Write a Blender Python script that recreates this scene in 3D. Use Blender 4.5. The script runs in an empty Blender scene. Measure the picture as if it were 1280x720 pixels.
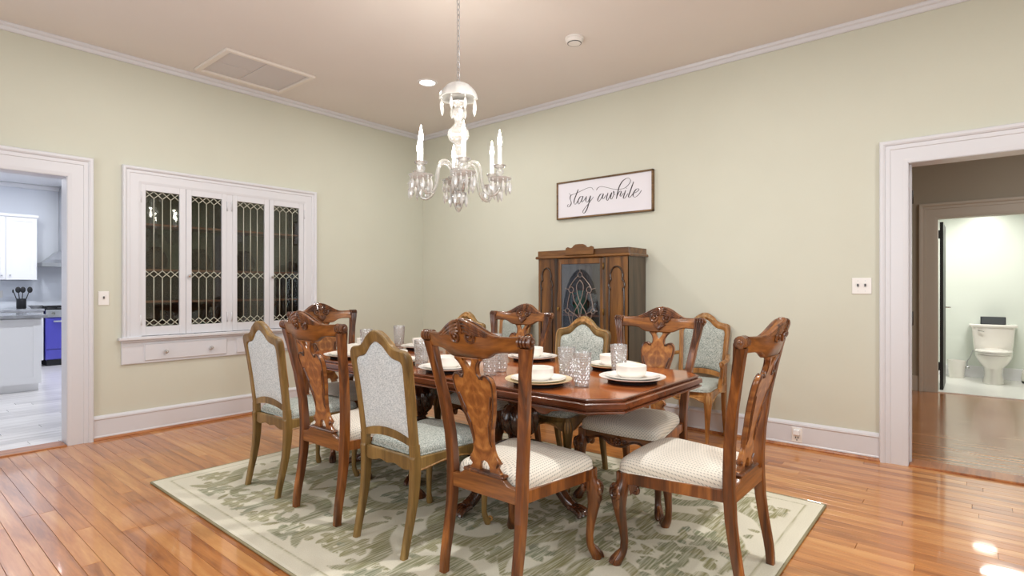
import bpy, bmesh, math, random
import numpy as np
from mathutils import Vector, Matrix

random.seed(7)
PI = math.pi
SC = bpy.context.scene
COL = SC.collection

# ------------------------------------------------------------------ camera
cd = bpy.data.cameras.new('camera')
cam = bpy.data.objects.new('camera', cd)
COL.objects.link(cam)
cd.sensor_width = 36.0
cd.lens = 690.0 * 36.0 / 1280.0
cd.clip_start = 0.05
cam.location = (0, 0, 1.25)
cam.rotation_euler = (PI / 2, 0, math.radians(40 - 90))
SC.camera = cam

# ------------------------------------------------------------------ world + exposure
w = bpy.data.worlds.new('world')
SC.world = w
w.use_nodes = True
w.node_tree.nodes['Background'].inputs[0].default_value = (0.80, 0.90, 1.0, 1)
w.node_tree.nodes['Background'].inputs[1].default_value = 1.0
SC.view_settings.view_transform = 'Standard'
SC.view_settings.look = 'None'
SC.view_settings.gamma = 1
SC.view_settings.use_curve_mapping = False
SC.view_settings.exposure = 0.40
SC.cycles.max_bounces = 10
SC.cycles.diffuse_bounces = 5
SC.cycles.glossy_bounces = 4
SC.cycles.transmission_bounces = 8
SC.cycles.transparent_max_bounces = 16
SC.cycles.caustics_reflective = False
SC.cycles.caustics_refractive = False
SC.cycles.sample_clamp_indirect = 4.0

# ------------------------------------------------------------------ large lights
def area(name, loc, rot, size, power, col=(1, 1, 1), sy=None, shape='RECTANGLE', spread=PI):
    l = bpy.data.lights.new(name, 'AREA')
    l.energy = power
    l.color = col
    l.shape = shape
    l.size = size
    if sy: l.size_y = sy
    l.spread = spread
    o = bpy.data.objects.new(name, l)
    o.location = loc
    o.rotation_euler = rot
    COL.objects.link(o)
    return o

WARM = (1.0, 0.98, 0.955)
DAY = (0.93, 0.97, 1.0)
CANS = [(3.53, 4.02, 1), (1.4, 4.0, 1), (2.5, 1.36, 2.3), (2.9, -0.9, 1), (0.3, -0.6, 1)]
CAN_W = 15
for cx, cy, cf in CANS:
    area('ceiling_can_light', (cx, cy, 3.203), (0, 0, 0), 0.13, CAN_W * cf, WARM, shape='DISK')
# added daylight fill, in unseen openings made for it behind the camera
area('daylight_fill', (-1.28, 0.6, 1.55), (0, -PI / 2, 0), 1.6, 23, DAY, sy=1.5)
area('daylight_fill', (-1.28, 3.4, 1.55), (0, -PI / 2, 0), 1.6, 23, DAY, sy=1.5)
area('daylight_fill', (1.7, -1.68, 1.55), (PI / 2, 0, 0), 1.9, 23, DAY, sy=1.6)
# kitchen and bathroom ceiling lights, then added bathroom and hall fill
for kx, ky in ((1.38, 10.3), (2.05, 10.4), (0.6, 7.6), (1.6, 7.6), (2.8, 9.0), (0.2, 10.4)):
    area('kitchen_can_light', (kx, ky, 2.945), (0, 0, 0), 0.15, 13, (0.93, 0.96, 1.0), shape='DISK')
area('bathroom_light_and_fill', (8.95, -0.3, 2.25), (0, 0, 0), 0.5, 17, (1.0, 0.98, 0.93), shape='DISK')
area('bathroom_light_and_fill', (9.3, 0.5, 2.25), (0, 0, 0), 0.3, 7, (1.0, 0.98, 0.93), shape='DISK')  # second bathroom lamp, added as fill without a fixture
area('hall_fill_light', (6.4, -1.2, 3.06), (0, 0, 0), 0.4, 26, WARM, shape='DISK')  # added lamp without a fixture, lifts the dark hall

# ================================================================== helpers
def s2l(c):
    c = c / 255.0
    return c / 12.92 if c <= 0.04045 else ((c + 0.055) / 1.055) ** 2.4
def rgb(r, g, b): return (s2l(r), s2l(g), s2l(b), 1.0)

class MB:
    """collects vertices and faces of ONE mesh"""
    def __init__(s): s.v = []; s.f = []; s.sm = []
    def add(s, vs, fs, smooth=False):
        o = len(s.v)
        s.v += [tuple(p) for p in vs]
        s.f += [tuple(i + o for i in f) for f in fs]
        s.sm += [smooth] * len(fs)
        return s
    def box(s, x0, x1, y0, y1, z0, z1, b=0.0):
        if b <= 0:
            vs = [(x, y, z) for x in (x0, x1) for y in (y0, y1) for z in (z0, z1)]
            return s.add(vs, [(0, 1, 3, 2), (4, 6, 7, 5), (0, 4, 5, 1), (2, 3, 7, 6), (0, 2, 6, 4), (1, 5, 7, 3)])
        r1 = [(x0 + b, y0 + b), (x1 - b, y0 + b), (x1 - b, y1 - b), (x0 + b, y1 - b)]
        r2 = [(x0, y0 + b), (x0 + b, y0), (x1 - b, y0), (x1, y0 + b), (x1, y1 - b), (x1 - b, y1), (x0 + b, y1), (x0, y1 - b)]
        in_ = [(x0 + b, y0 + b), (x0 + b, y0 + b), (x1 - b, y0 + b), (x1 - b, y0 + b), (x1 - b, y1 - b), (x1 - b, y1 - b), (x0 + b, y1 - b), (x0 + b, y1 - b)]
        rings = [[(p[0], p[1], z0) for p in in_], [(p[0], p[1], z0 + b) for p in r2], [(p[0], p[1], z1 - b) for p in r2], [(p[0], p[1], z1) for p in in_]]
        return s.loft(rings, smooth=False)
    def loft(s, rings, closed=True, cap=True, smooth=True):
        n = len(rings[0]); vs = [p for r in rings for p in r]; fs = []
        m = n if closed else n - 1
        for i in range(len(rings) - 1):
            for j in range(m):
                a = i * n + j; b2 = i * n + (j + 1) % n
                fs.append((a, b2, b2 + n, a + n))
        s.add(vs, fs, smooth)
        if cap and closed:
            o = len(s.v) - len(vs)
            s.f.append(tuple(o + j for j in reversed(range(n)))); s.sm.append(False)
            s.f.append(tuple(o + (len(rings) - 1) * n + j for j in range(n))); s.sm.append(False)
        return s
    def tube(s, path, r, n=8, cap=True, flat=1.0):
        path = [Vector(p) for p in path]
        R = r if isinstance(r, (list, tuple)) else [r] * len(path)
        rings = []; t = (path[1] - path[0]).normalized()
        u = t.orthogonal().normalized()
        for i, p in enumerate(path):
            a = path[max(i - 1, 0)]; b = path[min(i + 1, len(path) - 1)]
            t2 = (b - a)
            if t2.length > 1e-9: t2.normalize()
            else: t2 = t
            q = t.rotation_difference(t2); u = (q @ u).normalized(); u = (u - t2 * u.dot(t2)).normalized(); t = t2
            v = t.cross(u)
            rings.append([tuple(p + (u * math.cos(2 * PI * k / n) + v * math.sin(2 * PI * k / n) * flat) * R[i]) for k in range(n)])
        return s.loft(rings, cap=cap)
    def lathe(s, prof, n=24, c=(0, 0, 0), mod=None, smooth=True, cap=True):
        rings = []
        for (r, z) in prof:
            ring = []
            for k in range(n):
                th = 2 * PI * k / n
                rr = r * (mod(th, z) if mod else 1)
                ring.append((c[0] + rr * math.cos(th), c[1] + rr * math.sin(th), c[2] + z))
            rings.append(ring)
        return s.loft(rings, cap=cap, smooth=smooth)
    def ball(s, c, r, n=10, m=6):
        rx, ry, rz = r if isinstance(r, (tuple, list)) else (r, r, r)
        rings = []
        for i in range(m + 1):
            ph = -PI / 2 + PI * (0.02 + 0.96 * i / m)
            rings.append([(c[0] + rx * math.cos(ph) * math.cos(2 * PI * k / n), c[1] + ry * math.cos(ph) * math.sin(2 * PI * k / n), c[2] + rz * math.sin(ph)) for k in range(n)])
        return s.loft(rings)
    def mesh(s, name, mat):
        me = bpy.data.meshes.new(name)
        me.from_pydata(s.v, [], s.f)
        me.polygons.foreach_set('use_smooth', s.sm)
        if mat:
            me.materials.append(mat)
        bm = bmesh.new(); bm.from_mesh(me)
        bmesh.ops.recalc_face_normals(bm, faces=bm.faces)
        for ed in bm.edges:
            if len(ed.link_faces) == 2 and ed.calc_face_angle(0) > 0.72: ed.smooth = False
        bm.to_mesh(me); bm.free()
        me.update()
        return me
    def build(s, name, mat, parent=None, loc=None):
        return link(name, s.mesh(name, mat), parent, loc)

def link(name, me, parent=None, loc=None, rot=None):
    o = bpy.data.objects.new(name, me)
    COL.objects.link(o)
    if parent is not None: o.parent = parent
    if loc is not None: o.location = loc
    if rot is not None: o.rotation_euler = rot
    return o

def tag(o, label=None, cat=None, group=None, kind=None):
    if label: o['label'] = label
    if cat: o['category'] = cat
    if group: o['group'] = group
    if kind: o['kind'] = kind
    return o

def thing(name, label, cat, loc=(0, 0, 0), rz=0.0, group=None):
    o = bpy.data.objects.new(name, None)
    o.empty_display_size = 0.1
    COL.objects.link(o)
    o.location = loc
    o.rotation_euler = (0, 0, rz)
    return tag(o, label, cat, group)

def dup(o, loc=None, rz=None, label=None, parent=None):
    c = o.copy(); COL.objects.link(c)
    if parent is not None: c.parent = parent
    if loc is not None: c.location = loc
    if rz is not None: c.rotation_euler = (0, 0, rz)
    if label: c['label'] = label
    for ch in list(o.children): dup(ch, parent=c)
    return c

def part(name, label, mb, mat, parent):
    o = mb.build(name, mat, parent); o['label'] = label
    return o

def catmull(pts, n=8):
    P = [Vector(p) for p in pts]; out = []
    for i in range(len(P) - 1):
        p0 = P[i - 1] if i else P[0] * 2 - P[1]
        p1, p2 = P[i], P[i + 1]
        p3 = P[i + 2] if i + 2 < len(P) else P[-1] * 2 - P[-2]
        for k in range(n):
            t = k / n
            out.append(0.5 * ((2 * p1) + (p2 - p0) * t + (2 * p0 - 5 * p1 + 4 * p2 - p3) * t * t + (3 * p1 - p0 - 3 * p2 + p3) * t ** 3))
    out.append(P[-1].copy())
    return out
def cm2(pts, n=6): return [(p.x, p.y) for p in catmull([(a, b, 0) for a, b in pts], n)]
def lerp(a, b, t): return a + (b - a) * t
def interp(xs, ys, x):
    if x <= xs[0]: return ys[0]
    for i in range(len(xs) - 1):
        if x <= xs[i + 1]: return lerp(ys[i], ys[i + 1], (x - xs[i]) / (xs[i + 1] - xs[i]))
    return ys[-1]
def rrect(cx, cy, wx, wy, r, n=3):
    out = []
    for (sx, sy, a0) in ((1, 1, 0), (-1, 1, PI / 2), (-1, -1, PI), (1, -1, 1.5 * PI)):
        for k in range(n + 1):
            a = a0 + PI / 2 * k / n
            out.append((cx + sx * (wx / 2 - r) + r * math.cos(a), cy + sy * (wy / 2 - r) + r * math.sin(a)))
    return out
def spiral(c, r0, r1, turns, a0, n=22, sgn=1):
    return [(c[0] + lerp(r0, r1, k / n) * math.cos(a0 + sgn * 2 * PI * turns * k / n), c[1] + lerp(r0, r1, k / n) * math.sin(a0 + sgn * 2 * PI * turns * k / n)) for k in range(n + 1)]

def filled(loops, thick, bevel=0.003, warp=None):
    """flat outline(s) (holes allowed) in a (u,v) plane, filled, extruded and bevelled; warp(u,v,w) -> xyz. Returns an MB."""
    cu = bpy.data.curves.new('tmp', 'CURVE')
    cu.dimensions = '2D'; cu.fill_mode = 'BOTH'
    cu.extrude = max(thick / 2 - bevel, 1e-4); cu.bevel_depth = bevel; cu.bevel_resolution = 1; cu.offset = -bevel
    for lp in loops:
        sp = cu.splines.new('POLY'); sp.points.add(len(lp) - 1)
        for p, q in zip(sp.points, lp): p.co = (q[0], q[1], 0, 1)
        sp.use_cyclic_u = True
    o = bpy.data.objects.new('tmp', cu); COL.objects.link(o)
    dg = bpy.context.evaluated_depsgraph_get()
    me = bpy.data.meshes.new_from_object(o.evaluated_get(dg))
    mb = MB()
    vs = [tuple(v.co) for v in me.vertices]
    if warp: vs = [warp(*p) for p in vs]
    mb.add(vs, [tuple(p.vertices) for p in me.polygons], True)
    bpy.data.objects.remove(o); bpy.data.curves.remove(cu); bpy.data.meshes.remove(me)
    return mb
def mirror_outline(half):
    """half: list of (u,v) from top centre (u~0) to bottom centre, u>=0; returns the closed outline"""
    return half + [(-u, v) for u, v in reversed(half) if u > 1e-6]

# ================================================================== materials
def new_mat(name):
    m = bpy.data.materials.new(name); m.use_nodes = True
    nt = m.node_tree; b = nt.nodes['Principled BSDF']
    return m, nt, b
def setp(b, **k):
    for kk, v in k.items(): b.inputs[kk.replace('_', ' ')].default_value = v
def plain(name, col, rough=0.5, metal=0.0, coat=0.0, spec=0.5, noise=0.0, nscale=20.0, bump=0.0):
    m, nt, b = new_mat(name)
    setp(b, Base_Color=col, Roughness=rough, Metallic=metal)
    b.inputs['Coat Weight'].default_value = coat; b.inputs['Coat Roughness'].default_value = 0.1
    b.inputs['Specular IOR Level'].default_value = spec
    if noise or bump:
        tc = nt.nodes.new('ShaderNodeTexCoord'); nz = nt.nodes.new('ShaderNodeTexNoise')
        nz.inputs['Scale'].default_value = nscale; nz.inputs['Detail'].default_value = 4
        nt.links.new(tc.outputs['Object'], nz.inputs['Vector'])
        if noise:
            mx = nt.nodes.new('ShaderNodeMix'); mx.data_type = 'RGBA'
            mx.inputs[6].default_value = tuple(c * (1 - noise) for c in col[:3]) + (1,)
            mx.inputs[7].default_value = tuple(min(1, c * (1 + noise)) for c in col[:3]) + (1,)
            nt.links.new(nz.outputs['Fac'], mx.inputs[0]); nt.links.new(mx.outputs[2], b.inputs['Base Color'])
        if bump:
            bp = nt.nodes.new('ShaderNodeBump'); bp.inputs['Strength'].default_value = bump; bp.inputs['Distance'].default_value = 0.002
            nt.links.new(nz.outputs['Fac'], bp.inputs['Height']); nt.links.new(bp.outputs[0], b.inputs['Normal'])
    return m
def ramp(nt, stops):
    r = nt.nodes.new('ShaderNodeValToRGB')
    e = r.color_ramp.elements
    while len(e) < len(stops): e.new(0.5)
    for el, (p, c) in zip(e, stops): el.position = p; el.color = c
    return r
def wood(name, dark, mid, light, rough=0.3, coat=0.3, axis=2, scale=1.0, use_random=False, bands=1.0, lo=0.3, hi=0.72):
    m, nt, b = new_mat(name)
    tc = nt.nodes.new('ShaderNodeTexCoord'); mp = nt.nodes.new('ShaderNodeMapping')
    sc = [18 * scale] * 3; sc[axis] = 1.6 * scale
    mp.inputs['Scale'].default_value = sc
    nt.links.new(tc.outputs['Object'], mp.inputs['Vector'])
    vec = mp.outputs[0]
    oi = nt.nodes.new('ShaderNodeObjectInfo')
    if use_random:
        ml = nt.nodes.new('ShaderNodeMath'); ml.operation = 'MULTIPLY'; ml.inputs[1].default_value = 57.3
        nt.links.new(oi.outputs['Random'], ml.inputs[0]); 
        va = nt.nodes.new('ShaderNodeVectorMath'); va.operation = 'ADD'
        nt.links.new(vec, va.inputs[0]); nt.links.new(ml.outputs[0], va.inputs[1]); vec = va.outputs[0]
    n1 = nt.nodes.new('ShaderNodeTexNoise'); n1.inputs['Scale'].default_value = 1.0 * bands; n1.inputs['Detail'].default_value = 5; n1.inputs['Roughness'].default_value = 0.55
    n1.inputs['Distortion'].default_value = 0.6
    nt.links.new(vec, n1.inputs['Vector'])
    n2 = nt.nodes.new('ShaderNodeTexNoise'); n2.inputs['Scale'].default_value = 7.0; n2.inputs['Detail'].default_value = 2
    nt.links.new(vec, n2.inputs['Vector'])
    mx = nt.nodes.new('ShaderNodeMath'); mx.operation = 'MULTIPLY_ADD'; mx.inputs[1].default_value = 0.22; 
    nt.links.new(n2.outputs['Fac'], mx.inputs[0])
    sub = nt.nodes.new('ShaderNodeMath'); sub.operation = 'SUBTRACT'; sub.inputs[1].default_value = 0.11
    nt.links.new(n1.outputs['Fac'], sub.inputs[0]); nt.links.new(sub.outputs[0], mx.inputs[2])
    fac = mx.outputs[0]
    if use_random:
        rr = nt.nodes.new('ShaderNodeMapRange'); rr.inputs['To Min'].default_value = -0.13; rr.inputs['To Max'].default_value = 0.13
        nt.links.new(oi.outputs['Random'], rr.inputs['Value'])
        ad = nt.nodes.new('ShaderNodeMath'); ad.operation = 'ADD'
        nt.links.new(fac, ad.inputs[0]); nt.links.new(rr.outputs[0], ad.inputs[1]); fac = ad.outputs[0]
    r = ramp(nt, [(lo, dark), (0.5, mid), (hi, light)])
    nt.links.new(fac, r.inputs['Fac']); nt.links.new(r.outputs['Color'], b.inputs['Base Color'])
    setp(b, Roughness=rough)
    b.inputs['Coat Weight'].default_value = coat; b.inputs['Coat Roughness'].default_value = 0.12
    return m
def emit(name, col, strength):
    m, nt, b = new_mat(name)
    setp(b, Base_Color=col); b.inputs['Emission Color'].default_value = col; b.inputs['Emission Strength'].default_value = strength
    return m
def thin_glass(name, tint=(1, 1, 1, 1), refl=0.1, rough=0.02, body=None, bodyfac=0.0):
    m = bpy.data.materials.new(name); m.use_nodes = True; nt = m.node_tree; nt.nodes.clear()
    out = nt.nodes.new('ShaderNodeOutputMaterial'); tr = nt.nodes.new('ShaderNodeBsdfTransparent'); gl = nt.nodes.new('ShaderNodeBsdfGlossy')
    tr.inputs[0].default_value = tint; gl.inputs['Roughness'].default_value = rough
    lw = nt.nodes.new('ShaderNodeLayerWeight'); lw.inputs['Blend'].default_value = 0.25
    mp = nt.nodes.new('ShaderNodeMapRange'); mp.inputs['To Min'].default_value = refl; mp.inputs['To Max'].default_value = 0.9
    nt.links.new(lw.outputs['Fresnel'], mp.inputs['Value'])
    mx = nt.nodes.new('ShaderNodeMixShader'); nt.links.new(mp.outputs[0], mx.inputs[0]); nt.links.new(tr.outputs[0], mx.inputs[1]); nt.links.new(gl.outputs[0], mx.inputs[2])
    res = mx.outputs[0]
    if bodyfac:
        df = nt.nodes.new('ShaderNodeBsdfDiffuse'); df.inputs[0].default_value = body
        m2 = nt.nodes.new('ShaderNodeMixShader'); m2.inputs[0].default_value = bodyfac
        nt.links.new(res, m2.inputs[1]); nt.links.new(df.outputs[0], m2.inputs[2]); res = m2.outputs[0]
    nt.links.new(res, out.inputs[0])
    return m

M = {}
M['wall'] = plain('wall_paint', rgb(204, 205, 191), 0.75, noise=0.03, nscale=2.5, bump=0.15)
M['ceil'] = plain('ceiling_paint', rgb(226, 221, 218), 0.85, noise=0.04, nscale=1.2)
M['trim'] = plain('white_trim_paint', rgb(214, 215, 221), 0.35)
M['white'] = plain('white_paint', rgb(235, 235, 238), 0.35)
M['kwall'] = plain('kitchen_wall_paint', rgb(226, 230, 238), 0.6)
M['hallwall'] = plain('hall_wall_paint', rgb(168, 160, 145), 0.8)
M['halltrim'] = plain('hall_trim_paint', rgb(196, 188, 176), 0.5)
M['bathwall'] = plain('bath_wall_paint', rgb(226, 232, 224), 0.7)
M['subfloor'] = plain('subfloor', rgb(60, 30, 14), 0.7)
M['board'] = wood('amber_floor_board', rgb(138, 78, 32), rgb(184, 118, 58), rgb(208, 150, 88), 0.3, 0.65, axis=1, scale=1.0, use_random=True, lo=0.22, hi=0.78)
M['board'].node_tree.nodes['Principled BSDF'].inputs['Coat Roughness'].default_value = 0.05
M['hallboard'] = wood('hall_floor_board', rgb(130, 76, 34), rgb(172, 108, 54), rgb(196, 138, 80), 0.2, 0.6, axis=1, use_random=False)
M['shoe'] = wood('shoe_moulding_wood', rgb(120, 66, 28), rgb(160, 96, 48), rgb(180, 120, 66), 0.4, 0.2, axis=0)
M['kfloor'] = wood('whitewashed_plank', rgb(196, 192, 192), rgb(222, 218, 217), rgb(238, 235, 234), 0.3, 0.2, axis=0, use_random=True)
M['carved'] = wood('carved_chair_wood', rgb(44, 20, 7), rgb(104, 56, 21), rgb(162, 99, 44), 0.3, 0.3, axis=2, scale=0.8, lo=0.30, hi=0.72)
M['carved_h'] = wood('carved_chair_wood_across', rgb(48, 23, 8), rgb(112, 65, 25), rgb(168, 108, 49), 0.3, 0.3, axis=1, scale=0.8, lo=0.25, hi=0.75)
M['carving'] = wood('carved_ornament_wood', rgb(36, 16, 8), rgb(86, 46, 22), rgb(138, 86, 44), 0.28, 0.5, axis=2, scale=1.4)
M['splat0'] = wood('splat_veneer', rgb(98, 46, 16), rgb(164, 96, 42), rgb(206, 142, 76), 0.28, 0.45, axis=2, scale=1.0, lo=0.25, hi=0.72)
M['olive'] = wood('olive_brown_wood', rgb(70, 50, 22), rgb(122, 94, 48), rgb(158, 126, 72), 0.42, 0.15, axis=2, scale=0.8, lo=0.25, hi=0.75)
M['olive_carve'] = wood('gilded_olive_carving', rgb(110, 76, 34), rgb(164, 120, 66), rgb(208, 170, 116), 0.38, 0.2, axis=2, scale=1.2)
M['honey'] = wood('honey_brown_wood', rgb(96, 58, 22), rgb(156, 104, 52), rgb(190, 138, 78), 0.38, 0.25, axis=2, scale=0.8)
M['table'] = wood('table_wood', rgb(104, 46, 18), rgb(156, 84, 40), rgb(190, 114, 60), 0.16, 0.6, axis=1, scale=0.45)
M['table_edge'] = wood('table_edge_wood', rgb(62, 26, 12), rgb(106, 54, 27), rgb(140, 78, 42), 0.22, 0.6, axis=1, scale=0.3)
M['table_dark'] = wood('dark_pedestal_wood', rgb(34, 17, 11), rgb(72, 40, 24), rgb(108, 64, 38), 0.25, 0.5, axis=2, scale=1.0)
M['cabinet'] = wood('walnut_cabinet_wood', rgb(50, 28, 10), rgb(104, 66, 28), rgb(142, 96, 46), 0.35, 0.3, axis=2, scale=0.7)
M['cabinet_h'] = wood('walnut_cabinet_wood_across', rgb(50, 28, 10), rgb(98, 62, 27), rgb(136, 92, 44), 0.35, 0.3, axis=1, scale=0.7)
M['cabinet_dark'] = wood('dark_walnut_side', rgb(48, 36, 24), rgb(78, 62, 46), rgb(98, 80, 62), 0.35, 0.3, axis=2, scale=0.7)
M['cab_mould'] = plain('dark_walnut_moulding', rgb(52, 32, 20), 0.25, coat=0.4)
def bookmatch(name):
    m, nt, b = new_mat(name)
    N = nt.nodes.new; L = nt.links.new
    tc = N('ShaderNodeTexCoord'); sp = N('ShaderNodeSeparateXYZ'); L(tc.outputs['Object'], sp.inputs[0])
    def mt(op, a, c):
        n = N('ShaderNodeMath'); n.operation = op
        for i, q in enumerate((a, c)):
            if q is None: continue
            if isinstance(q, (int, float)): n.inputs[i].default_value = q
            else: L(q, n.inputs[i])
        return n.outputs[0]
    ay = mt('ABSOLUTE', sp.outputs['Y'], None); az = mt('ABSOLUTE', mt('SUBTRACT', sp.outputs['Z'], .775), None)
    across = mt('ADD', mt('MULTIPLY', ay, 26.0), mt('MULTIPLY', az, 17.0)); along = mt('SUBTRACT', mt('MULTIPLY', ay, 14.0), mt('MULTIPLY', az, 20.0))
    cb_ = N('ShaderNodeCombineXYZ'); L(across, cb_.inputs[0]); L(along, cb_.inputs[1])
    nz = N('ShaderNodeTexNoise'); nz.inputs['Scale'].default_value = 1.0; nz.inputs['Detail'].default_value = 4; nz.inputs['Distortion'].default_value = .5; L(cb_.outputs[0], nz.inputs['Vector'])
    r = ramp(nt, [(.25, rgb(96, 50, 20)), (.5, rgb(140, 84, 38)), (.75, rgb(184, 126, 66))]); L(nz.outputs['Fac'], r.inputs['Fac']); L(r.outputs['Color'], b.inputs['Base Color'])
    setp(b, Roughness=.28); b.inputs['Coat Weight'].default_value = .45; b.inputs['Coat Roughness'].default_value = .12
    return m
M['splat'] = bookmatch('book_matched_splat_veneer')
M['porc'] = plain('white_porcelain', rgb(240, 236, 230), 0.12, coat=0.3)
M['charger_white'] = plain('white_charger_glaze', rgb(236, 234, 230), 0.15, coat=0.3)
M['charger_cream'] = plain('cream_charger_glaze', rgb(226, 208, 168), 0.2, coat=0.3)
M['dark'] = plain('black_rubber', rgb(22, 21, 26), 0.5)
M['steel'] = plain('brushed_steel', rgb(200, 202, 206), 0.28, metal=0.9)
M['chrome'] = plain('chrome', rgb(215, 215, 215), 0.12, metal=1.0)
M['brass'] = plain('aged_brass', rgb(150, 116, 62), 0.3, metal=1.0)
M['iron'] = plain('black_iron', rgb(20, 20, 22), 0.4)
M['blue'] = plain('cobalt_enamel', rgb(74, 72, 176), 0.3, coat=0.4)
M['ovenglass'] = plain('oven_glass', rgb(24, 26, 60), 0.08)
M['came'] = plain('lead_came', rgb(196, 196, 180), 0.4, metal=0.2)
M['tracery'] = plain('cabinet_lead', rgb(150, 130, 120), 0.4, metal=0.3)
M['pane'] = thin_glass('leaded_pane_glass', (0.84, 0.86, 0.82, 1), 0.04)
M['cabpane'] = thin_glass('cabinet_pane_glass', (0.88, 0.92, 0.96, 1), 0.03)
M['crystal'] = thin_glass('cut_crystal', (0.99, 0.99, 0.98, 1), 0.25, 0.05, (0.97, 0.97, 0.96, 1), 0.13)
M['crystal_drop'] = thin_glass('cut_crystal_pendant', (0.99, 0.99, 0.98, 1), 0.3, 0.05, (0.97, 0.97, 0.96, 1), 0.32)
M['tumbler'] = thin_glass('pressed_glass', (0.99, 0.99, 0.99, 1), 0.16, 0.04, (0.96, 0.96, 0.97, 1), 0.17)
M['bulb'] = emit('lit_bulb', (1.0, 0.94, 0.84, 1), 14.0)
M['candle'] = plain('white_candle_sleeve', rgb(240, 240, 244), 0.4)
M['canlens'] = emit('lit_can_lens', (1.0, 0.97, 0.9, 1), 10.0)
M['sign'] = plain('sign_board_white', rgb(224, 222, 230), 0.6)
M['ink'] = plain('charcoal_ink', rgb(62, 58, 64), 0.7)
M['signframe'] = wood('sign_frame_wood', rgb(70, 50, 28), rgb(112, 84, 52), rgb(140, 108, 72), 0.6, 0.0, axis=1, scale=1.5)
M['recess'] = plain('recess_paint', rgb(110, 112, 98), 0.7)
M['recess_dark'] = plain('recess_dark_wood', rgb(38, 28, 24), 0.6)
M['shelfwood'] = wood('shelf_wood', rgb(96, 56, 40), rgb(140, 90, 70), rgb(170, 120, 96), 0.5, 0.1, axis=0)
M['granite'] = plain('grey_granite', rgb(150, 152, 158), 0.15, coat=0.3, noise=0.55, nscale=14)
M['tile'] = plain('pale_floor_tile', rgb(232, 232, 226), 0.25)
M['teal'] = plain('teal_glaze', rgb(60, 110, 90), 0.2)
M['slate'] = plain('slate_box', rgb(78, 82, 86), 0.6)
M['vent'] = plain('vent_paint', rgb(210, 206, 208), 0.7)
M['plastic'] = plain('white_plastic', rgb(232, 230, 228), 0.4)

def fabric_weave(name, c1, c2, c3, scale=260.0):
    m, nt, b = new_mat(name)
    tc = nt.nodes.new('ShaderNodeTexCoord')
    outs = []
    for sx, sy, sz in ((1, 0.22, 1), (1, 1, 0.18)):
        mp = nt.nodes.new('ShaderNodeMapping'); mp.inputs['Scale'].default_value = (scale * sx, scale * sy, scale * sz)
        nz = nt.nodes.new('ShaderNodeTexNoise'); nz.inputs['Scale'].default_value = 1.0; nz.inputs['Detail'].default_value = 2
        nt.links.new(tc.outputs['Object'], mp.inputs[0]); nt.links.new(mp.outputs[0], nz.inputs['Vector']); outs.append(nz.outputs['Fac'])
    ad = nt.nodes.new('ShaderNodeMath'); ad.operation = 'ADD'; nt.links.new(outs[0], ad.inputs[0]); nt.links.new(outs[1], ad.inputs[1])
    hf = nt.nodes.new('ShaderNodeMath'); hf.operation = 'MULTIPLY'; hf.inputs[1].default_value = 0.5; nt.links.new(ad.outputs[0], hf.inputs[0])
    r = ramp(nt, [(0.38, c1), (0.5, c2), (0.6, c3)])
    nt.links.new(hf.outputs[0], r.inputs['Fac']); nt.links.new(r.outputs['Color'], b.inputs['Base Color'])
    bp = nt.nodes.new('ShaderNodeBump'); bp.inputs['Strength'].default_value = 0.35; bp.inputs['Distance'].default_value = 0.002
    nt.links.new(hf.outputs[0], bp.inputs['Height']); nt.links.new(bp.outputs[0], b.inputs['Normal'])
    setp(b, Roughness=0.9); b.inputs['Specular IOR Level'].default_value = 0.2
    return m
M['tweed'] = fabric_weave('grey_green_tweed', rgb(112, 122, 116), rgb(168, 175, 169), rgb(206, 208, 202), 340.0)
M['tweed_back'] = fabric_weave('pale_blue_grey_tweed', rgb(160, 170, 176), rgb(200, 208, 212), rgb(222, 226, 228), 380.0)

def fabric_dash(name, base, dash):
    """cream seat cloth with rows of short woven dashes running front to back"""
    m, nt, b = new_mat(name)
    tc = nt.nodes.new('ShaderNodeTexCoord'); sp = nt.nodes.new('ShaderNodeSeparateXYZ'); nt.links.new(tc.outputs['Object'], sp.inputs[0])
    def math_(op, a, bv=None):
        n = nt.nodes.new('ShaderNodeMath'); n.operation = op
        if isinstance(a, (int, float)): n.inputs[0].default_value = a
        else: nt.links.new(a, n.inputs[0])
        if bv is not None:
            if isinstance(bv, (int, float)): n.inputs[1].default_value = bv
            else: nt.links.new(bv, n.inputs[1])
        return n.outputs[0]
    yy = math_('SUBTRACT', math_('ABSOLUTE', sp.outputs['Y']), math_('MULTIPLY', sp.outputs['Z'], 0.8))
    row = math_('FRACT', math_('MULTIPLY', yy, 66.0))
    inrow = math_('LESS_THAN', math_('ABSOLUTE', math_('SUBTRACT', row, 0.5)), 0.17)
    xz = math_('SUBTRACT', sp.outputs['X'], sp.outputs['Z'])
    off = math_('MULTIPLY', math_('FLOOR', math_('MULTIPLY', yy, 66.0)), 0.5)
    d = math_('FRACT', math_('ADD', math_('MULTIPLY', xz, 78.0), off))
    inx = math_('LESS_THAN', d, 0.55)
    f = math_('MULTIPLY', math_('MULTIPLY', inrow, inx), 0.62)
    mx = nt.nodes.new('ShaderNodeMix'); mx.data_type = 'RGBA'; mx.inputs[6].default_value = base; mx.inputs[7].default_value = dash
    nt.links.new(f, mx.inputs[0]); nt.links.new(mx.outputs[2], b.inputs['Base Color'])
    bp = nt.nodes.new('ShaderNodeBump'); bp.inputs['Strength'].default_value = 0.3; bp.inputs['Distance'].default_value = 0.001
    nt.links.new(f, bp.inputs['Height']); nt.links.new(bp.outputs[0], b.inputs['Normal'])
    setp(b, Roughness=0.85); b.inputs['Specular IOR Level'].default_value = 0.2
    return m
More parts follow.
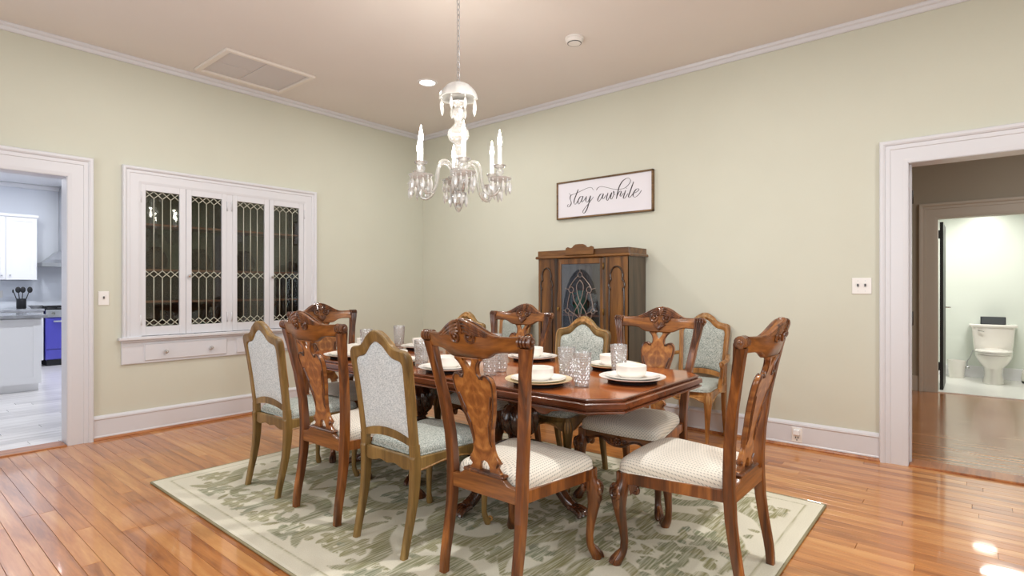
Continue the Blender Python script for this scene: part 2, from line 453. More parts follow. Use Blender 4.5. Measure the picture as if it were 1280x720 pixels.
M['dash'] = fabric_dash('cream_dash_cloth', rgb(222, 216, 204), rgb(120, 122, 116))

# ================================================================== room shell
YW, XW, CZ = 5.52, 4.77, 3.22
X0, Y0 = -1.2, -1.6

def structure(name, mb, mat, parent=None):
    o = mb.build(name, mat, parent)
    if parent is None: o['kind'] = 'structure'
    return o

# floor with single boards (running along y)
floor = structure('floor', MB().box(X0 - .15, XW + .075, Y0 - .15, YW + .06, -0.06, -0.008), M['subfloor'])
BW = 0.076
RUG = (1.22, 3.57, 0.655, 4.035)
lengths = [0.9, 1.3, 1.8, 2.3]
bmeshes = [MB().box(0.0006, BW - 0.0006, 0.0006, L - 0.0006, -0.010, 0.0, 0.0012).mesh('board', M['board']) for L in lengths]
rb = random.Random(3)
far_mb = MB()
nrow = int((XW - 0.02 - X0) / BW)
for i in range(nrow + 1):
    x = XW - 0.012 - BW * (i + 1)
    y = Y0 - rb.random() * 1.5
    while y < YW - 0.001:
        k = rb.randrange(4); L = lengths[k]
        y1 = y + L
        # leave out boards wholly hidden by the rug or wholly out of the frame
        cxm = x + BW / 2
        hidden = RUG[0] + .02 < x and x + BW < RUG[1] - .02 and y > RUG[2] + .02 and y1 < RUG[3] - .02
        F = lambda px, py: (px * math.cos(math.radians(40)) + py * math.sin(math.radians(40)), px * math.sin(math.radians(40)) - py * math.cos(math.radians(40)))
        inview = False
        for t in range(9):
            d, l = F(cxm, y + L * t / 8)
            if d > 1.9 and abs(l / d) < 0.99: inview = True
        if inview and not hidden and y1 > Y0:
            ye = min(y1, YW)
            if ye < y1 - 1e-4:
                me = MB().box(0.0006, BW - 0.0006, 0.0006, ye - y - 0.0006, -0.010, 0.0, 0.0012).mesh('board', M['board'])
            else: me = bmeshes[k]
            link('board', me, floor, (x, y, 0))
        elif not hidden and y1 > Y0:
            far_mb.box(x + .0006, x + BW - .0006, max(y, Y0) + .0006, min(y1, YW) - .0006, -.010, 0.0)
        y = y1
# the rest of the dining room floor that the frame leaves out, joined
o = far_mb.build('boards_outside_view', M['board'], floor); o['kind'] = 'stuff'

structure('ceiling', MB().box(X0 - .15, XW + .15, Y0 - .15, YW + .15, CZ, CZ + .12), M['ceil'])

# walls (openings cut by building around them)
DL = (0.10, 1.10, 2.15)       # kitchen doorway on the left wall: x0, x1, top
DR = (-0.66, 0.376, 2.145)    # hall doorway on the right wall: y0, y1, top
BI = (1.56, 3.115, 0.60, 2.175)
wl = MB()
wl.box(X0 - .15, DL[0], YW, YW + .15, 0, CZ).box(DL[0], DL[1], YW, YW + .15, DL[2], CZ).box(DL[1], BI[0], YW, YW + .15, 0, CZ)
wl.box(BI[0], BI[1], YW, YW + .15, 0, BI[2]).box(BI[0], BI[1], YW, YW + .15, BI[3], CZ).box(BI[1], XW + .15, YW, YW + .15, 0, CZ)
structure('wall_left', wl, M['wall'])
wr = MB()
wr.box(XW, XW + .15, DR[1], YW, 0, CZ).box(XW, XW + .15, DR[0], DR[1], DR[2], CZ).box(XW, XW + .15, Y0 - .15, DR[0], 0, CZ)
structure('wall_right', wr, M['wall'])
wb = MB()
for a, b2 in ((Y0 - .15, -0.2), (1.4, 2.6), (4.2, YW)): wb.box(X0 - .15, X0, a, b2, 0, CZ)
for a, b2 in ((-0.2, 1.4), (2.6, 4.2)): wb.box(X0 - .15, X0, a, b2, 0, 0.8).box(X0 - .15, X0, a, b2, 2.3, CZ)  # unseen openings added to let the fill light in
structure('wall_back', wb, M['wall'])
wf = MB()
wf.box(X0, 0.75, Y0 - .15, Y0, 0, CZ).box(0.75, 2.65, Y0 - .15, Y0, 0, .8).box(0.75, 2.65, Y0 - .15, Y0, 2.4, CZ).box(2.65, XW, Y0 - .15, Y0, 0, CZ)  # its opening is added for the fill light too
structure('wall_front', wf, M['wall'])

# casing swept round a U path; toW maps (along, z, depth) -> world
CAS = [(-.014, 0), (-.014, .018), (.012, .022), (.085, .022), (.089, .028), (.115, .028), (.119, .036), (.130, .042), (.146, .042), (.152, .034), (.152, 0)]
def casing(path, toW, prof=CAS, closed_ends=True):
    """path in (a,z), opening on the right hand side of travel"""
    P = [Vector((a, z)) for a, z in path]; rings = []
    for i, p in enumerate(P):
        d0 = (P[i] - P[i - 1]).normalized() if i else (P[1] - P[0]).normalized()
        d1 = (P[i + 1] - P[i]).normalized() if i < len(P) - 1 else d0
        n0 = Vector((-d0.y, d0.x)); n1 = Vector((-d1.y, d1.x))
        mdir = (n0 + n1); mdir = mdir / max(mdir.dot(n0), 1e-6)
        rings.append([toW(p.x + mdir.x * o, p.y + mdir.y * o, h) for o, h in prof])
    mb = MB(); mb.loft(rings, smooth=False)
    return mb
LW = lambda a, z, d: (a, YW - d, z)
RW = lambda a, z, d: (XW - d, a, z)
# left doorway (outside lies to the left of travel when going up the right jamb... travel x1 -> x0)
mbc = casing([(DL[0], 0), (DL[0], DL[2]), (DL[1], DL[2]), (DL[1], 0)], LW)
d1 = structure('door_1', mbc, M['trim'])
jm = MB(); jm.box(DL[1] - .018, DL[1] + .001, YW - .012, YW + .165, 0, DL[2]).box(DL[0] - .001, DL[0] + .018, YW - .012, YW + .165, 0, DL[2]).box(DL[0], DL[1], YW - .012, YW + .165, DL[2] - .018, DL[2] + .001)
jm.build('jamb', M['trim'], d1)
MB().box(DL[0] + .018, DL[1] - .018, YW - .03, YW + .16, -.01, 0.012, .006).build('threshold', M['shoe'], d1)
# right doorway: travel so that outside is on the left
mbc = casing([(DR[1], 0), (DR[1], DR[2]), (DR[0], DR[2]), (DR[0], 0)], lambda a, z, d: (XW - d, a, z), [(-o, h) for o, h in CAS])
d2 = structure('door_2', mbc, M['trim'])
jm = MB(); jm.box(XW - .012, XW + .165, DR[1] - .018, DR[1] + .001, 0, DR[2]).box(XW - .012, XW + .165, DR[0] - .001, DR[0] + .018, 0, DR[2]).box(XW - .012, XW + .165, DR[0], DR[1], DR[2] - .018, DR[2] + .001)
jm.box(XW + .06, XW + .1, DR[1] - .03, DR[1] - .018, 0, DR[2] - .018)
jm.build('jamb', M['trim'], d2)
MB().box(XW - .02, XW + .17, DR[0] + .018, DR[1] - .018, -.01, 0.014, .006).build('threshold', M['shoe'], d2)
for hz in (1.86, 0.98):
    MB().box(XW + .102, XW + .155, DR[1] - .022, DR[1] - .0175, hz, hz + .1).tube([(XW + .16, DR[1] - .026, hz), (XW + .16, DR[1] - .026, hz + .1)], .007).build('hinge', M['iron'], d2)

# crown moulding
def moulding(name, prof, pts, mat, inward):
    """prof: (out from wall, z). pts: polyline along the wall foot in xy; inward(i) unit normal(s)"""
    rings = []
    for p, nrm in zip(pts, inward):
        rings.append([(p[0] + nrm[0] * o, p[1] + nrm[1] * o, z) for o, z in prof])
    mb = MB(); mb.loft(rings, smooth=False)
    return structure(name, mb, mat)
crown = [(0, 3.162), (.012, 3.162), (.018, 3.172), (.022, 3.19), (.034, 3.198), (.04, 3.212), (.04, CZ), (0, CZ)]
moulding('trim_1', crown, [(X0, YW), (XW, YW)], M['trim'], [(0, -1), (-1, -1)])
moulding('trim_2', crown, [(XW, YW), (XW, Y0)], M['trim'], [(-1, -1), (-1, 0)])
base = [(0, 0), (.022, 0), (.022, .03), (.018, .036), (.018, .165), (.024, .172), (.022, .185), (.012, .195), (.006, .2), (0, .2)]
shoe = [(.0, 0), (.042, 0), (.040, .010), (.034, .018), (.024, .022), (0, .022)]
def baseboard(name, a, b, na, nb):
    o = moulding(name, base, [a, b], M['trim'], [na, nb])
    rings = [[(p[0] + n[0] * q, p[1] + n[1] * q, z) for q, z in shoe] for p, n in ((a, na), (b, nb))]
    mb = MB(); mb.loft(rings, smooth=False); mb.build('shoe_moulding', M['shoe'], o)
baseboard('baseboard_left', (DL[1] + .152, YW), (XW, YW), (0, -1), (-1, -1))
baseboard('baseboard_right', (XW, YW), (XW, DR[1] + .137), (-1, -1), (-1, 0))
baseboard('baseboard_right.001', (XW, DR[0] - .152), (XW, Y0), (-1, 0), (-1, 0))

# ================================================================== kitchen beyond the left doorway
KY = YW + .15
kf = structure('floor_kitchen', MB().box(-0.6, 3.4, KY - .1, 12.05, -0.06, -0.012), M['kwall'])
pw = 0.13
pm = [MB().box(0, L, 0, pw - .003, -.012, 0, .0012).mesh('plank', M['kfloor']) for L in (1.2, 1.6, 2.0)]
y = KY - .01
r2 = random.Random(5)
while y < 9.4:
    x = -0.3 - r2.random() * 1.0
    while x < 2.2:
        k = r2.randrange(3); L = (1.2, 1.6, 2.0)[k]
        if x + L > 0.45: link('plank', pm[k], kf, (x, y, 0))
        x += L + .003
    y += pw
mbk = MB()
while y < 12.0:
    mbk.box(-.5, 1.2, y, y + pw - .003, -.012, 0).box(1.203, 3.4, y, y + pw - .003, -.012, 0); y += pw
o = mbk.build('far_planks', M['kfloor'], kf); o['kind'] = 'stuff'
structure('ceiling_kitchen', MB().box(-0.7, 3.5, KY, 12.1, 2.96, 3.05), M['white'])
structure('wall_kitchen_back', MB().box(-0.7, 3.5, 12.0, 12.1, 0, 3.0), M['kwall'])
structure('wall_kitchen_right', MB().box(3.35, 3.45, KY, 12.0, 0, 3.0), M['kwall'])
structure('wall_kitchen_left', MB().box(-0.7, -0.6, KY, 12.0, 0, 3.0), M['kwall'])
structure('trim_3', MB().box(-0.6, 3.35, 11.93, 12.0, 2.89, 2.96, .01), M['white'])

def shaker(mb, x0, x1, y, z0, z1, fr=.06, d=.02):
    """shaker front facing -y as one mesh: frame proud of a recessed field"""
    mb.box(x0, x1, y + .008, y + d, z0, z1)
    mb.box(x0, x0 + fr, y, y + .01, z0, z1).box(x1 - fr, x1, y, y + .01, z0, z1).box(x0 + fr, x1 - fr, y, y + .01, z0, z0 + fr).box(x0 + fr, x1 - fr, y, y + .01, z1 - fr, z1)
    return mb
# upper cabinet
uc = thing('upper_cabinet', 'white shaker wall cabinet with two doors above the kitchen counter', 'cabinet', (1.15, 11.67, 1.38))
MB().box(0, .76, .02, .32, 0, 1.0).build('body', M['white'], uc)
MB().box(-.01, .785, -.02, .32, 1.0, 1.05, .01).build('cornice', M['white'], uc)
for a, kx in ((.003, .33), (.383, .43)):
    d = shaker(MB(), a, a + .374, 0, .004, .996).build('door', M['white'], uc)
    MB().tube([(kx, 0, .07), (kx, -.018, .07)], .006).ball((kx, -.024, .07), .013).build('knob', M['steel'], d)
# range hood
hd = thing('range_hood', 'stainless steel chimney range hood above the blue range', 'range hood', (2.41, 11.62, 1.6))
MB().loft([[(-.46, -.12, 0), (.46, -.12, 0), (.46, .36, 0), (-.46, .36, 0)], [(-.46, -.12, .06), (.46, -.12, .06), (.46, .36, .06), (-.46, .36, .06)],
           [(-.36, 0, .12), (.36, 0, .12), (.36, .36, .12), (-.36, .36, .12)], [(-.22, .1, .26), (.22, .1, .26), (.22, .36, .26), (-.22, .36, .26)]], smooth=False).build('canopy', M['steel'], hd)
MB().box(-.17, .17, .1, .36, .25, 1.34).build('chimney', M['steel'], hd)
# range
rg = thing('range', 'cobalt blue kitchen range with steel knob panel at the back wall', 'stove', (2.41, 11.33, 0))
MB().box(-.45, .45, .02, .66, .10, .90).build('body', M['blue'], rg)
MB().box(-.43, .43, .05, .62, 0, .10).build('kick_base', M['dark'], rg)
dr = MB().box(-.445, .445, -.005, .03, .27, .76, .006).build('oven_door', M['blue'], rg)
MB().box(-.16, .16, -.008, .0, .44, .62).build('oven_window', M['ovenglass'], dr)
MB().tube([(-.36, -.045, .715), (.36, -.045, .715)], .014).box(-.35, -.33, -.045, 0, .705, .725).box(.33, .35, -.045, 0, .705, .725).build('handle', M['steel'], dr)
MB().box(-.445, .445, -.005, .03, .11, .255, .006).build('drawer', M['blue'], rg)
kp = MB().box(-.45, .45, -.01, .05, .78, .90, .006).build('control_panel', M['steel'], rg)
for k in range(6):
    MB().tube([(-.36 + k * .144, -.01, .84), (-.36 + k * .144, -.04, .84)], .022, 12).build('control_knob', M['chrome'], kp)
MB().box(-.45, .45, .0, .66, .90, .925, .004).build('cooktop', M['iron'], rg)
gm = MB()
for gx in (-.3, 0, .3):
    for q in (-.12, 0, .12): gm.box(gx + q - .006, gx + q + .006, .08, .58, .925, .955)
    for q in (.1, .33, .56): gm.box(gx - .14, gx + .14, q - .006, q + .006, .935, .955)
gm.build('grate', M['iron'], rg)
# back counter left of the range
bc = thing('base_cabinet', 'white base cabinet under the granite counter left of the range', 'cabinet', (0.2, 11.38, 0))
MB().box(0, 1.74, .0, .6, .1, .88).build('body', M['white'], bc)
for k in range(3):
    MB().box(.02 + .575 * k, .56 + .575 * k, -.018, .002, .70, .86, .004).build('drawer', M['white'], bc)
    shaker(MB(), .02 + .575 * k, .56 + .575 * k, -.018, .12, .68).build('door', M['white'], bc)
tag(MB().box(0.18, 1.95, 11.34, 12.0, .881, .92, .004).build('granite_counter', M['granite']), 'grey granite counter running to the blue range', 'counter')
tag(MB().box(0.18, 1.95, 11.97, 11.999, .9205, 1.04).box(1.95, 3.35, 11.985, 11.999, .95, 1.5).box(0.18, 1.95, 11.985, 11.999, 1.045, 1.37).build('backsplash', M['kwall']), 'pale smooth backsplash behind the kitchen counter', 'backsplash')
ck = thing('utensil_crock', 'dark crock of cooking utensils on the granite counter', 'crock', (1.72, 11.7, .92))
MB().lathe([(.055, 0), (.062, .01), (.062, .16), (.055, .16), (.052, .02)], 16).build('pot', M['dark'], ck)
for k, (dx, dy, tip) in enumerate(((-.09, 0, 0), (.02, .02, 1), (.09, -.01, 2), (-.03, .03, 1))):
    u = MB().tube([(dx * .2, dy * .2, .02), (dx, dy, .26)], .006, 6)
    if tip: u.ball((dx * 1.15, dy, .30), (.035, .012, .05))
    else: u.ball((dx * 1.1, dy, .28), (.012, .012, .03))
    u.build('utensil', M['dark'], ck)
gb = thing('glass_bowl', 'small clear bowl on the counter beside the utensil crock', 'bowl', (1.88, 11.62, .92))
MB().lathe([(.05, 0), (.1, .05), (.096, .05), (.046, .006)], 16).build('bowl', M['tumbler'], gb)
ot = thing('kitchen_outlet', 'white wall outlet above the granite counter', 'outlet', (1.5, 11.985, 1.15))
MB().box(-.035, .035, -.006, 0, -.057, .057, .002).build('plate', M['plastic'], ot)
MB().box(-.014, .014, -.009, -.005, .01, .04).box(-.014, .014, -.009, -.005, -.04, -.01).build('socket', M['plastic'], ot)
# island
isl = thing('kitchen_island', 'white shaker kitchen island at the left doorway', 'island', (0.0, 8.72, 0))
MB().box(.2, 1.47, .02, .85, .09, .885).build('body', M['white'], isl)
MB().box(.2, 1.45, .06, .8, 0, .09).build('plinth', M['white'], isl)
for a in (.52, 1.005):
    shaker(MB(), a, a + .46, 0, .10, .875, .075).build('side_panel', M['white'], isl)
MB().box(1.04, 1.075, -.02, 0, .80, .825).build('pull', M['steel'], isl)
tag(MB().box(.15, 1.52, 8.67, 9.62, .886, .925, .004).build('island_countertop', M['granite']), 'grey granite slab lying on the white kitchen island', 'countertop')
for i, (kx, ky, lb) in enumerate(((1.38, 10.3, 'round recessed light in the kitchen ceiling, left one'), (2.05, 10.4, 'round recessed light in the kitchen ceiling beside the door casing'))):
    t = thing('kitchen_recessed_light', lb, 'ceiling light', (kx, ky, 2.96))
    MB().lathe([(.075, -.002), (.095, -.006), (.098, 0), (.075, 0)], 24, cap=False).build('trim_ring', M['white'], t)
    MB().lathe([(.001, -.001), (.074, -.001), (.074, 0), (.001, 0)], 24).build('lens', M['canlens'], t)

# ================================================================== hall and bathroom beyond the right doorway
HX0, HX1 = XW + .15, 8.35
hf = structure('floor_hall', MB().box(XW + .075, HX1 + .1, -2.2, 1.3, -0.06, -0.006), M['subfloor'])
hb = MB(); x = HX0 + .02
while x < HX1 + .06:
    y = -2.2 - random.random()
    while y < 1.3:
        L = random.choice(lengths); hb.box(x + .0006, x + BW - .0006, max(y, -2.2) + .0006, min(y + L, 1.3) - .0006, -.01, 0.0); y += L
    x += BW
o = hb.build('hall_boards', M['hallboard'], hf); o['kind'] = 'stuff'
structure('ceiling_hall', MB().box(HX0, HX1 + .15, -2.2, 1.3, 3.1, 3.2), M['ceil'])
BO = (-0.62, 0.36, 2.10)      # bathroom doorway
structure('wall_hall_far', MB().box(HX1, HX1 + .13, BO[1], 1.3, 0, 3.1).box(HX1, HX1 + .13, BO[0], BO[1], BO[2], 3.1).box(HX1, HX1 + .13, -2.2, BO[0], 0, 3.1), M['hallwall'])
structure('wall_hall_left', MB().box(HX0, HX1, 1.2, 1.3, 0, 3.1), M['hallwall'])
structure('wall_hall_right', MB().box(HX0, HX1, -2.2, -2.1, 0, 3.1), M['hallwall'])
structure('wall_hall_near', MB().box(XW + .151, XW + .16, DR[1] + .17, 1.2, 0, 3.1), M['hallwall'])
mbc = casing([(BO[1], 0), (BO[1], BO[2]), (BO[0], BO[2]), (BO[0], 0)], lambda a, z, d: (HX1 - d, a, z), [(-o * 1.1, h) for o, h in CAS])
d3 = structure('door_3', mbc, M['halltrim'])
MB().box(HX1 - .012, HX1 + .14, BO[1] - .018, BO[1] + .001, 0, BO[2]).box(HX1 - .012, HX1 + .14, BO[0], BO[1], BO[2] - .018, BO[2]).box(HX1 - .012, HX1 + .14, BO[0] - .001, BO[0] + .018, 0, BO[2]).build('jamb', M['halltrim'], d3)
MB().box(HX1 - .0, HX1 + .13, BO[0], BO[1], -.01, .012, .004).build('threshold', M['tile'], d3)
structure('baseboard_hall', MB().box(HX1 - .02, HX1, BO[1] + .168, 1.2, 0, .18), M['halltrim'])
BX0, BX1 = HX1 + .13, 10.08
structure('floor_bathroom', MB().box(HX1 + .1, BX1 + .1, -1.6, 1.1, -.06, 0.0), M['tile'])
structure('ceiling_bathroom', MB().box(BX0, BX1 + .1, -1.6, 1.1, 2.27, 2.36), M['white'])
structure('wall_bathroom_far', MB().box(BX1, BX1 + .1, -1.6, 1.1, 0, 2.27), M['bathwall'])
structure('wall_bathroom_left', MB().box(BX0, BX1, 1.0, 1.1, 0, 2.27), M['bathwall'])
structure('wall_bathroom_right', MB().box(BX0, BX1, -1.6, -1.5, 0, 2.27), M['bathwall'])
structure('baseboard_bathroom', MB().box(BX1 - .02, BX1, -1.5, 1.0, 0, .16, .004), M['white'])
bl = thing('bathroom_ceiling_light', 'lit round ceiling light in the bathroom', 'ceiling light', (9.82, -.1, 2.27))
MB().lathe([(.12, 0), (.12, -.02), (.1, -.028), (.001, -.03)], 24).build('diffuser', M['canlens'], bl)
# open black bathroom door seen edge on
bd = structure('door_4', MB().box(BX0 - .0, BX0 + .72, BO[1] - .064, BO[1] - .03, .015, 2.05, .002), M['iron'])
MB().tube([(BX0 + .66, BO[1] - .064, 1.0), (BX0 + .66, BO[1] - .11, 1.0), (BX0 + .56, BO[1] - .115, 1.0)], .009).build('lever_handle', M['chrome'], bd)
for hz in (.25, 1.85):
    MB().box(BX0 - .03, BX0 + .01, BO[1] - .03, BO[1] - .018, hz, hz + .1).build('hinge', M['iron'], bd)

# toilet (local: faces -x, against wall x)
tl = thing('toilet', 'white two piece toilet with elongated bowl by the bathroom wall', 'toilet', (BX1 - .03, -.185, 0), PI)
def ell(cx, rx, ry, z, n=28, blunt=0.0): return [(cx + rx * math.cos(2 * PI * k / n), ry * math.sin(2 * PI * k / n), z) for k in range(n)]
MB().loft([ell(.36, .24, .11, 0), ell(.36, .235, .105, .03), ell(.34, .2, .095, .12), ell(.35, .2, .10, .2), ell(.40, .24, .15, .27), ell(.42, .265, .182, .34), ell(.425, .27, .188, .375), ell(.425, .26, .18, .385)]).box(.02, .3, -.11, .11, .26, .38, .02).build('bowl', M['porc'], tl)
MB().loft([ell(.43, .265, .186, .387), ell(.43, .27, .19, .392), ell(.43, .27, .19, .405), ell(.43, .262, .183, .41)]).build('seat', M['porc'], tl)
MB().loft([ell(.43, .268, .188, .413), ell(.43, .272, .192, .418), ell(.43, .268, .188, .432), ell(.43, .2, .14, .44)]).build('lid', M['porc'], tl)
MB().loft([[(p[0], p[1], z) for p in rrect(.105, 0, .16 + dz, .40 + dz * 1.2, .03)] for z, dz in ((.38, -.02), (.42, 0), (.72, .04))]).build('tank', M['porc'], tl)
MB().loft([[(p[0], p[1], z) for p in rrect(.105, 0, .225 + dz, .50 + dz, .03)] for z, dz in ((.72, -.01), (.725, 0), (.75, 0), (.757, -.015))]).build('tank_lid', M['porc'], tl)
MB().tube([(.20, -.15, .67), (.225, -.15, .67), (.23, -.09, .66)], .008).build('flush_lever', M['chrome'], tl)
bxx = thing('storage_box', 'slate grey open box on the toilet tank lid', 'box', (BX1 - .135, -.185, .757))
MB().box(-.06, .06, -.13, .13, 0, .008).box(-.06, -.052, -.13, .13, 0, .1).box(.052, .06, -.13, .13, 0, .1).box(-.06, .06, -.13, -.122, 0, .1).box(-.06, .06, .122, .13, 0, .1).build('box', M['slate'], bxx)
wbn = thing('waste_bin', 'white waste bin on the bathroom floor left of the toilet', 'bin', (BX1 - .17, .2, 0))
MB().lathe([(.08, 0), (.085, .01), (.105, .24), (.1, .24), (.08, .015)], 24).build('bin', M['porc'], wbn)
vl = thing('water_valve', 'chrome water shutoff valve low on the bathroom wall', 'valve', (BX1 - .02, .085, .14))
MB().tube([(0, 0, 0), (-.06, 0, 0)], .011).ball((-.075, 0, 0), (.012, .028, .018)).build('valve_body', M['chrome'], vl)
MB().tube(catmull([(-.05, 0, .0), (-.055, 0, .08), (-.07, -.03, .15), (-.1, -.06, .25)]), .006).build('hose', M['steel'], vl)
sc_ = thing('step_bin', 'white rounded bin with black base right of the toilet', 'bin', (BX1 - .2, -.58, 0))
MB().lathe([(.11, .0), (.115, .03), (.1, .03)], 20).build('base', M['dark'], sc_)
MB().lathe([(.112, .03), (.118, .06), (.11, .15), (.08, .21), (.02, .23)], 20).build('body', M['porc'], sc_)

# ================================================================== ceiling fittings
def can(x, y, lb):
    t = thing('recessed_light', lb, 'ceiling light', (x, y, CZ))
    MB().lathe([(.07, -.002), (.074, -.008), (.09, -.008), (.096, 0), (.07, 0)], 32, cap=False).build('trim_ring', M['white'], t)
    MB().lathe([(.001, -.0015), (.069, -.0015), (.069, 0), (.001, 0)], 32).build('lens', M['canlens'], t)
can(3.53, 4.02, 'lit recessed ceiling light left of the chandelier chain')
sd = thing('smoke_detector', 'white round smoke detector on the ceiling', 'smoke detector', (3.65, 2.42, CZ))
MB().lathe([(.075, 0), (.075, -.012), (.071, -.014)], 32).build('base_plate', M['plastic'], sd)
MB().lathe([(.068, -.012), (.068, -.03), (.062, -.038), (.05, -.040), (.05, -.044), (.03, -.046), (.001, -.046)], 32).build('housing', M['plastic'], sd)
MB().lathe([(.0505, -.0405), (.0545, -.0385), (.0545, -.044), (.0505, -.044)], 32).build('slot_ring', M['slate'], sd)
M['ventframe'] = plain('vent_frame_paint', rgb(232, 226, 220), 0.6)
vt = thing('ceiling_vent', 'flat square return air vent on the ceiling near the left wall', 'vent', (1.955, 4.69, CZ))
vw, vh = .80, .67
MB().box(0, vw, 0, .035, -.024, 0, .004).box(0, vw, vh - .05, vh, -.024, 0, .004).box(0, .045, .035, vh - .05, -.024, 0, .004).box(vw - .04, vw, .035, vh - .05, -.024, 0, .004).build('frame', M['ventframe'], vt)
for (a, b2, c, d) in ((.05, .36, .04, .33), (.05, .36, .337, vh - .055), (.375, vw - .045, .04, vh - .055)):
    MB().box(a, b2, c, d, -.008, 0, .002).build('panel', M['vent'], vt)

# ================================================================== wall fittings
def plate(name, lb, cat, loc, rz, wd, ht): return thing(name, lb, cat, loc, rz)
sw = thing('light_switch', 'white double light switch plate on the right wall by the hall doorway', 'light switch', (XW, .64, 1.265), -PI / 2)
MB().box(-.062, .062, -.007, 0, -.06, .06, .003).build('plate', M['plastic'], sw)
for dx in (-.023, .023):
    MB().box(dx - .005, dx + .005, -.016, -.005, -.004, .016).build('toggle', M['slate'], sw)
    MB().tube([(dx, -.0065, .038), (dx, -.009, .038)], .003).tube([(dx, -.0065, -.038), (dx, -.009, -.038)], .003).build('screw', M['steel'], sw)
sw = thing('light_switch', 'white single light switch plate between kitchen doorway and built-in cabinet', 'light switch', (1.325, YW, 1.165), 0)
MB().box(-.038, .038, -.007, 0, -.058, .058, .003).build('plate', M['plastic'], sw)
MB().box(-.005, .005, -.016, -.005, -.004, .016).build('toggle', M['slate'], sw)
ol = thing('wall_outlet', 'white wall outlet with plugged-in nightlight in the right baseboard', 'outlet', (XW - .018, 1.07, .10), -PI / 2)
MB().box(-.038, .038, -.006, 0, -.058, .058, .002).build('plate', M['plastic'], ol)
MB().box(-.022, .022, -.035, -.005, .0, .042, .004).build('nightlight', M['white'], ol)
MB().box(-.012, -.006, -.0075, -.005, -.028, -.014).box(.006, .012, -.0075, -.005, -.028, -.014).box(-.004, .004, -.0075, -.005, -.044, -.036).build('socket', M['slate'], ol)

# sign
sg = thing('wall_sign', 'white framed sign reading stay awhile above the walnut cabinet', 'sign', (XW, 0, 0))
SY0, SY1, SZ0, SZ1 = 2.277, 3.366, 1.964, 2.352
MB().box(-.022, -.002, SY0 + .01, SY1 - .01, SZ0 + .01, SZ1 - .01).build('panel', M['sign'], sg)
fm = MB()
fm.box(-.034, -.001, SY0, SY1, SZ0, SZ0 + .016, .002).box(-.034, -.001, SY0, SY1, SZ1 - .016, SZ1, .002).box(-.034, -.001, SY0, SY0 + .016, SZ0, SZ1, .002).box(-.034, -.001, SY1 - .016, SY1, SZ0, SZ1, .002)
fm.build('frame', M['signframe'], sg)
STROKES = [[(3.1573, 2.2144), (3.1893, 2.2042), (3.2, 2.1875), (3.2, 2.1666), (3.1893, 2.1417), (3.1878, 2.1178), (3.2071, 2.0928), (3.2286, 2.0889), (3.2337, 2.1031), (3.2179, 2.1148)], [(3.2121, 2.2287), (3.2, 2.2155), (3.1893, 2.2042)], [(3.1011, 2.2565), (3.1221, 2.2117), (3.1467, 2.1611), (3.1538, 2.1263), (3.1396, 2.1071), (3.1221, 2.1202), (3.1011, 2.1475)], [(3.1608, 2.2112), (3.0976, 2.2267), (3.0352, 2.246), (2.9737, 2.2593), (2.9399, 2.2524), (2.9218, 2.229)], [(3.0455, 2.1811), (3.0767, 2.1773), (3.1011, 2.1446), (3.1045, 2.1155), (3.0906, 2.1071), (3.0628, 2.1407), (3.0435, 2.1808), (3.0593, 2.1403), (3.0559, 2.1224), (3.0386, 2.1324), (3.0112, 2.1646)], [(3.0023, 2.1753), (3.0112, 2.1354), (3.0009, 2.114), (2.9805, 2.1265), (2.9547, 2.176), (2.9737, 2.1084), (2.9941, 2.0522), (3.018, 2.0165), (3.0386, 2.0067), (3.0455, 2.0277), (3.0146, 2.0658), (2.9737, 2.1026), (2.9198, 2.1607)], [(2.8878, 2.2227), (2.87, 2.2449), (2.8344, 2.2539), (2.7742, 2.2381), (2.6904, 2.211), (2.6226, 2.2032), (2.5701, 2.2099), (2.5276, 2.2409), (2.5112, 2.2728), (2.5276, 2.296), (2.5559, 2.2975), (2.5939, 2.2788), (2.6274, 2.2359), (2.6467, 2.1823), (2.6636, 2.1132)], [(2.8143, 2.1801), (2.8395, 2.1776), (2.8649, 2.1451), (2.8725, 2.1194), (2.8598, 2.1093), (2.8344, 2.1331), (2.8067, 2.1793), (2.8193, 2.1447), (2.8143, 2.1288), (2.7967, 2.1379), (2.7817, 2.1647)], [(2.7554, 2.1823), (2.7693, 2.1438), (2.7718, 2.1179), (2.7593, 2.1079), (2.7395, 2.1406), (2.7139, 2.1821), (2.7272, 2.1393), (2.7272, 2.122), (2.7149, 2.1185), (2.6977, 2.1448), (2.688, 2.1783), (2.6943, 2.192), (2.6904, 2.1613), (2.6758, 2.1533)], [(2.6573, 2.1362), (2.637, 2.1727), (2.6154, 2.1852), (2.612, 2.1699), (2.6226, 2.1453), (2.6178, 2.1328), (2.601, 2.143), (2.5867, 2.1628)], [(2.563, 2.1857), (2.5843, 2.1284), (2.5867, 2.1116), (2.5748, 2.1104), (2.5559, 2.1296), (2.5394, 2.1533)], [(2.5512, 2.2064), (2.554, 2.2025)], [(2.4786, 2.2582), (2.5089, 2.1837), (2.5323, 2.1271), (2.5253, 2.1115), (2.5089, 2.1204), (2.4833, 2.1492)], [(2.4833, 2.1471), (2.4532, 2.1543), (2.4256, 2.1721), (2.4279, 2.1849), (2.4532, 2.1816), (2.4763, 2.1548), (2.4856, 2.1263), (2.4717, 2.1101), (2.4486, 2.1139), (2.4211, 2.1361), (2.3974, 2.1677)]]
lm = MB()
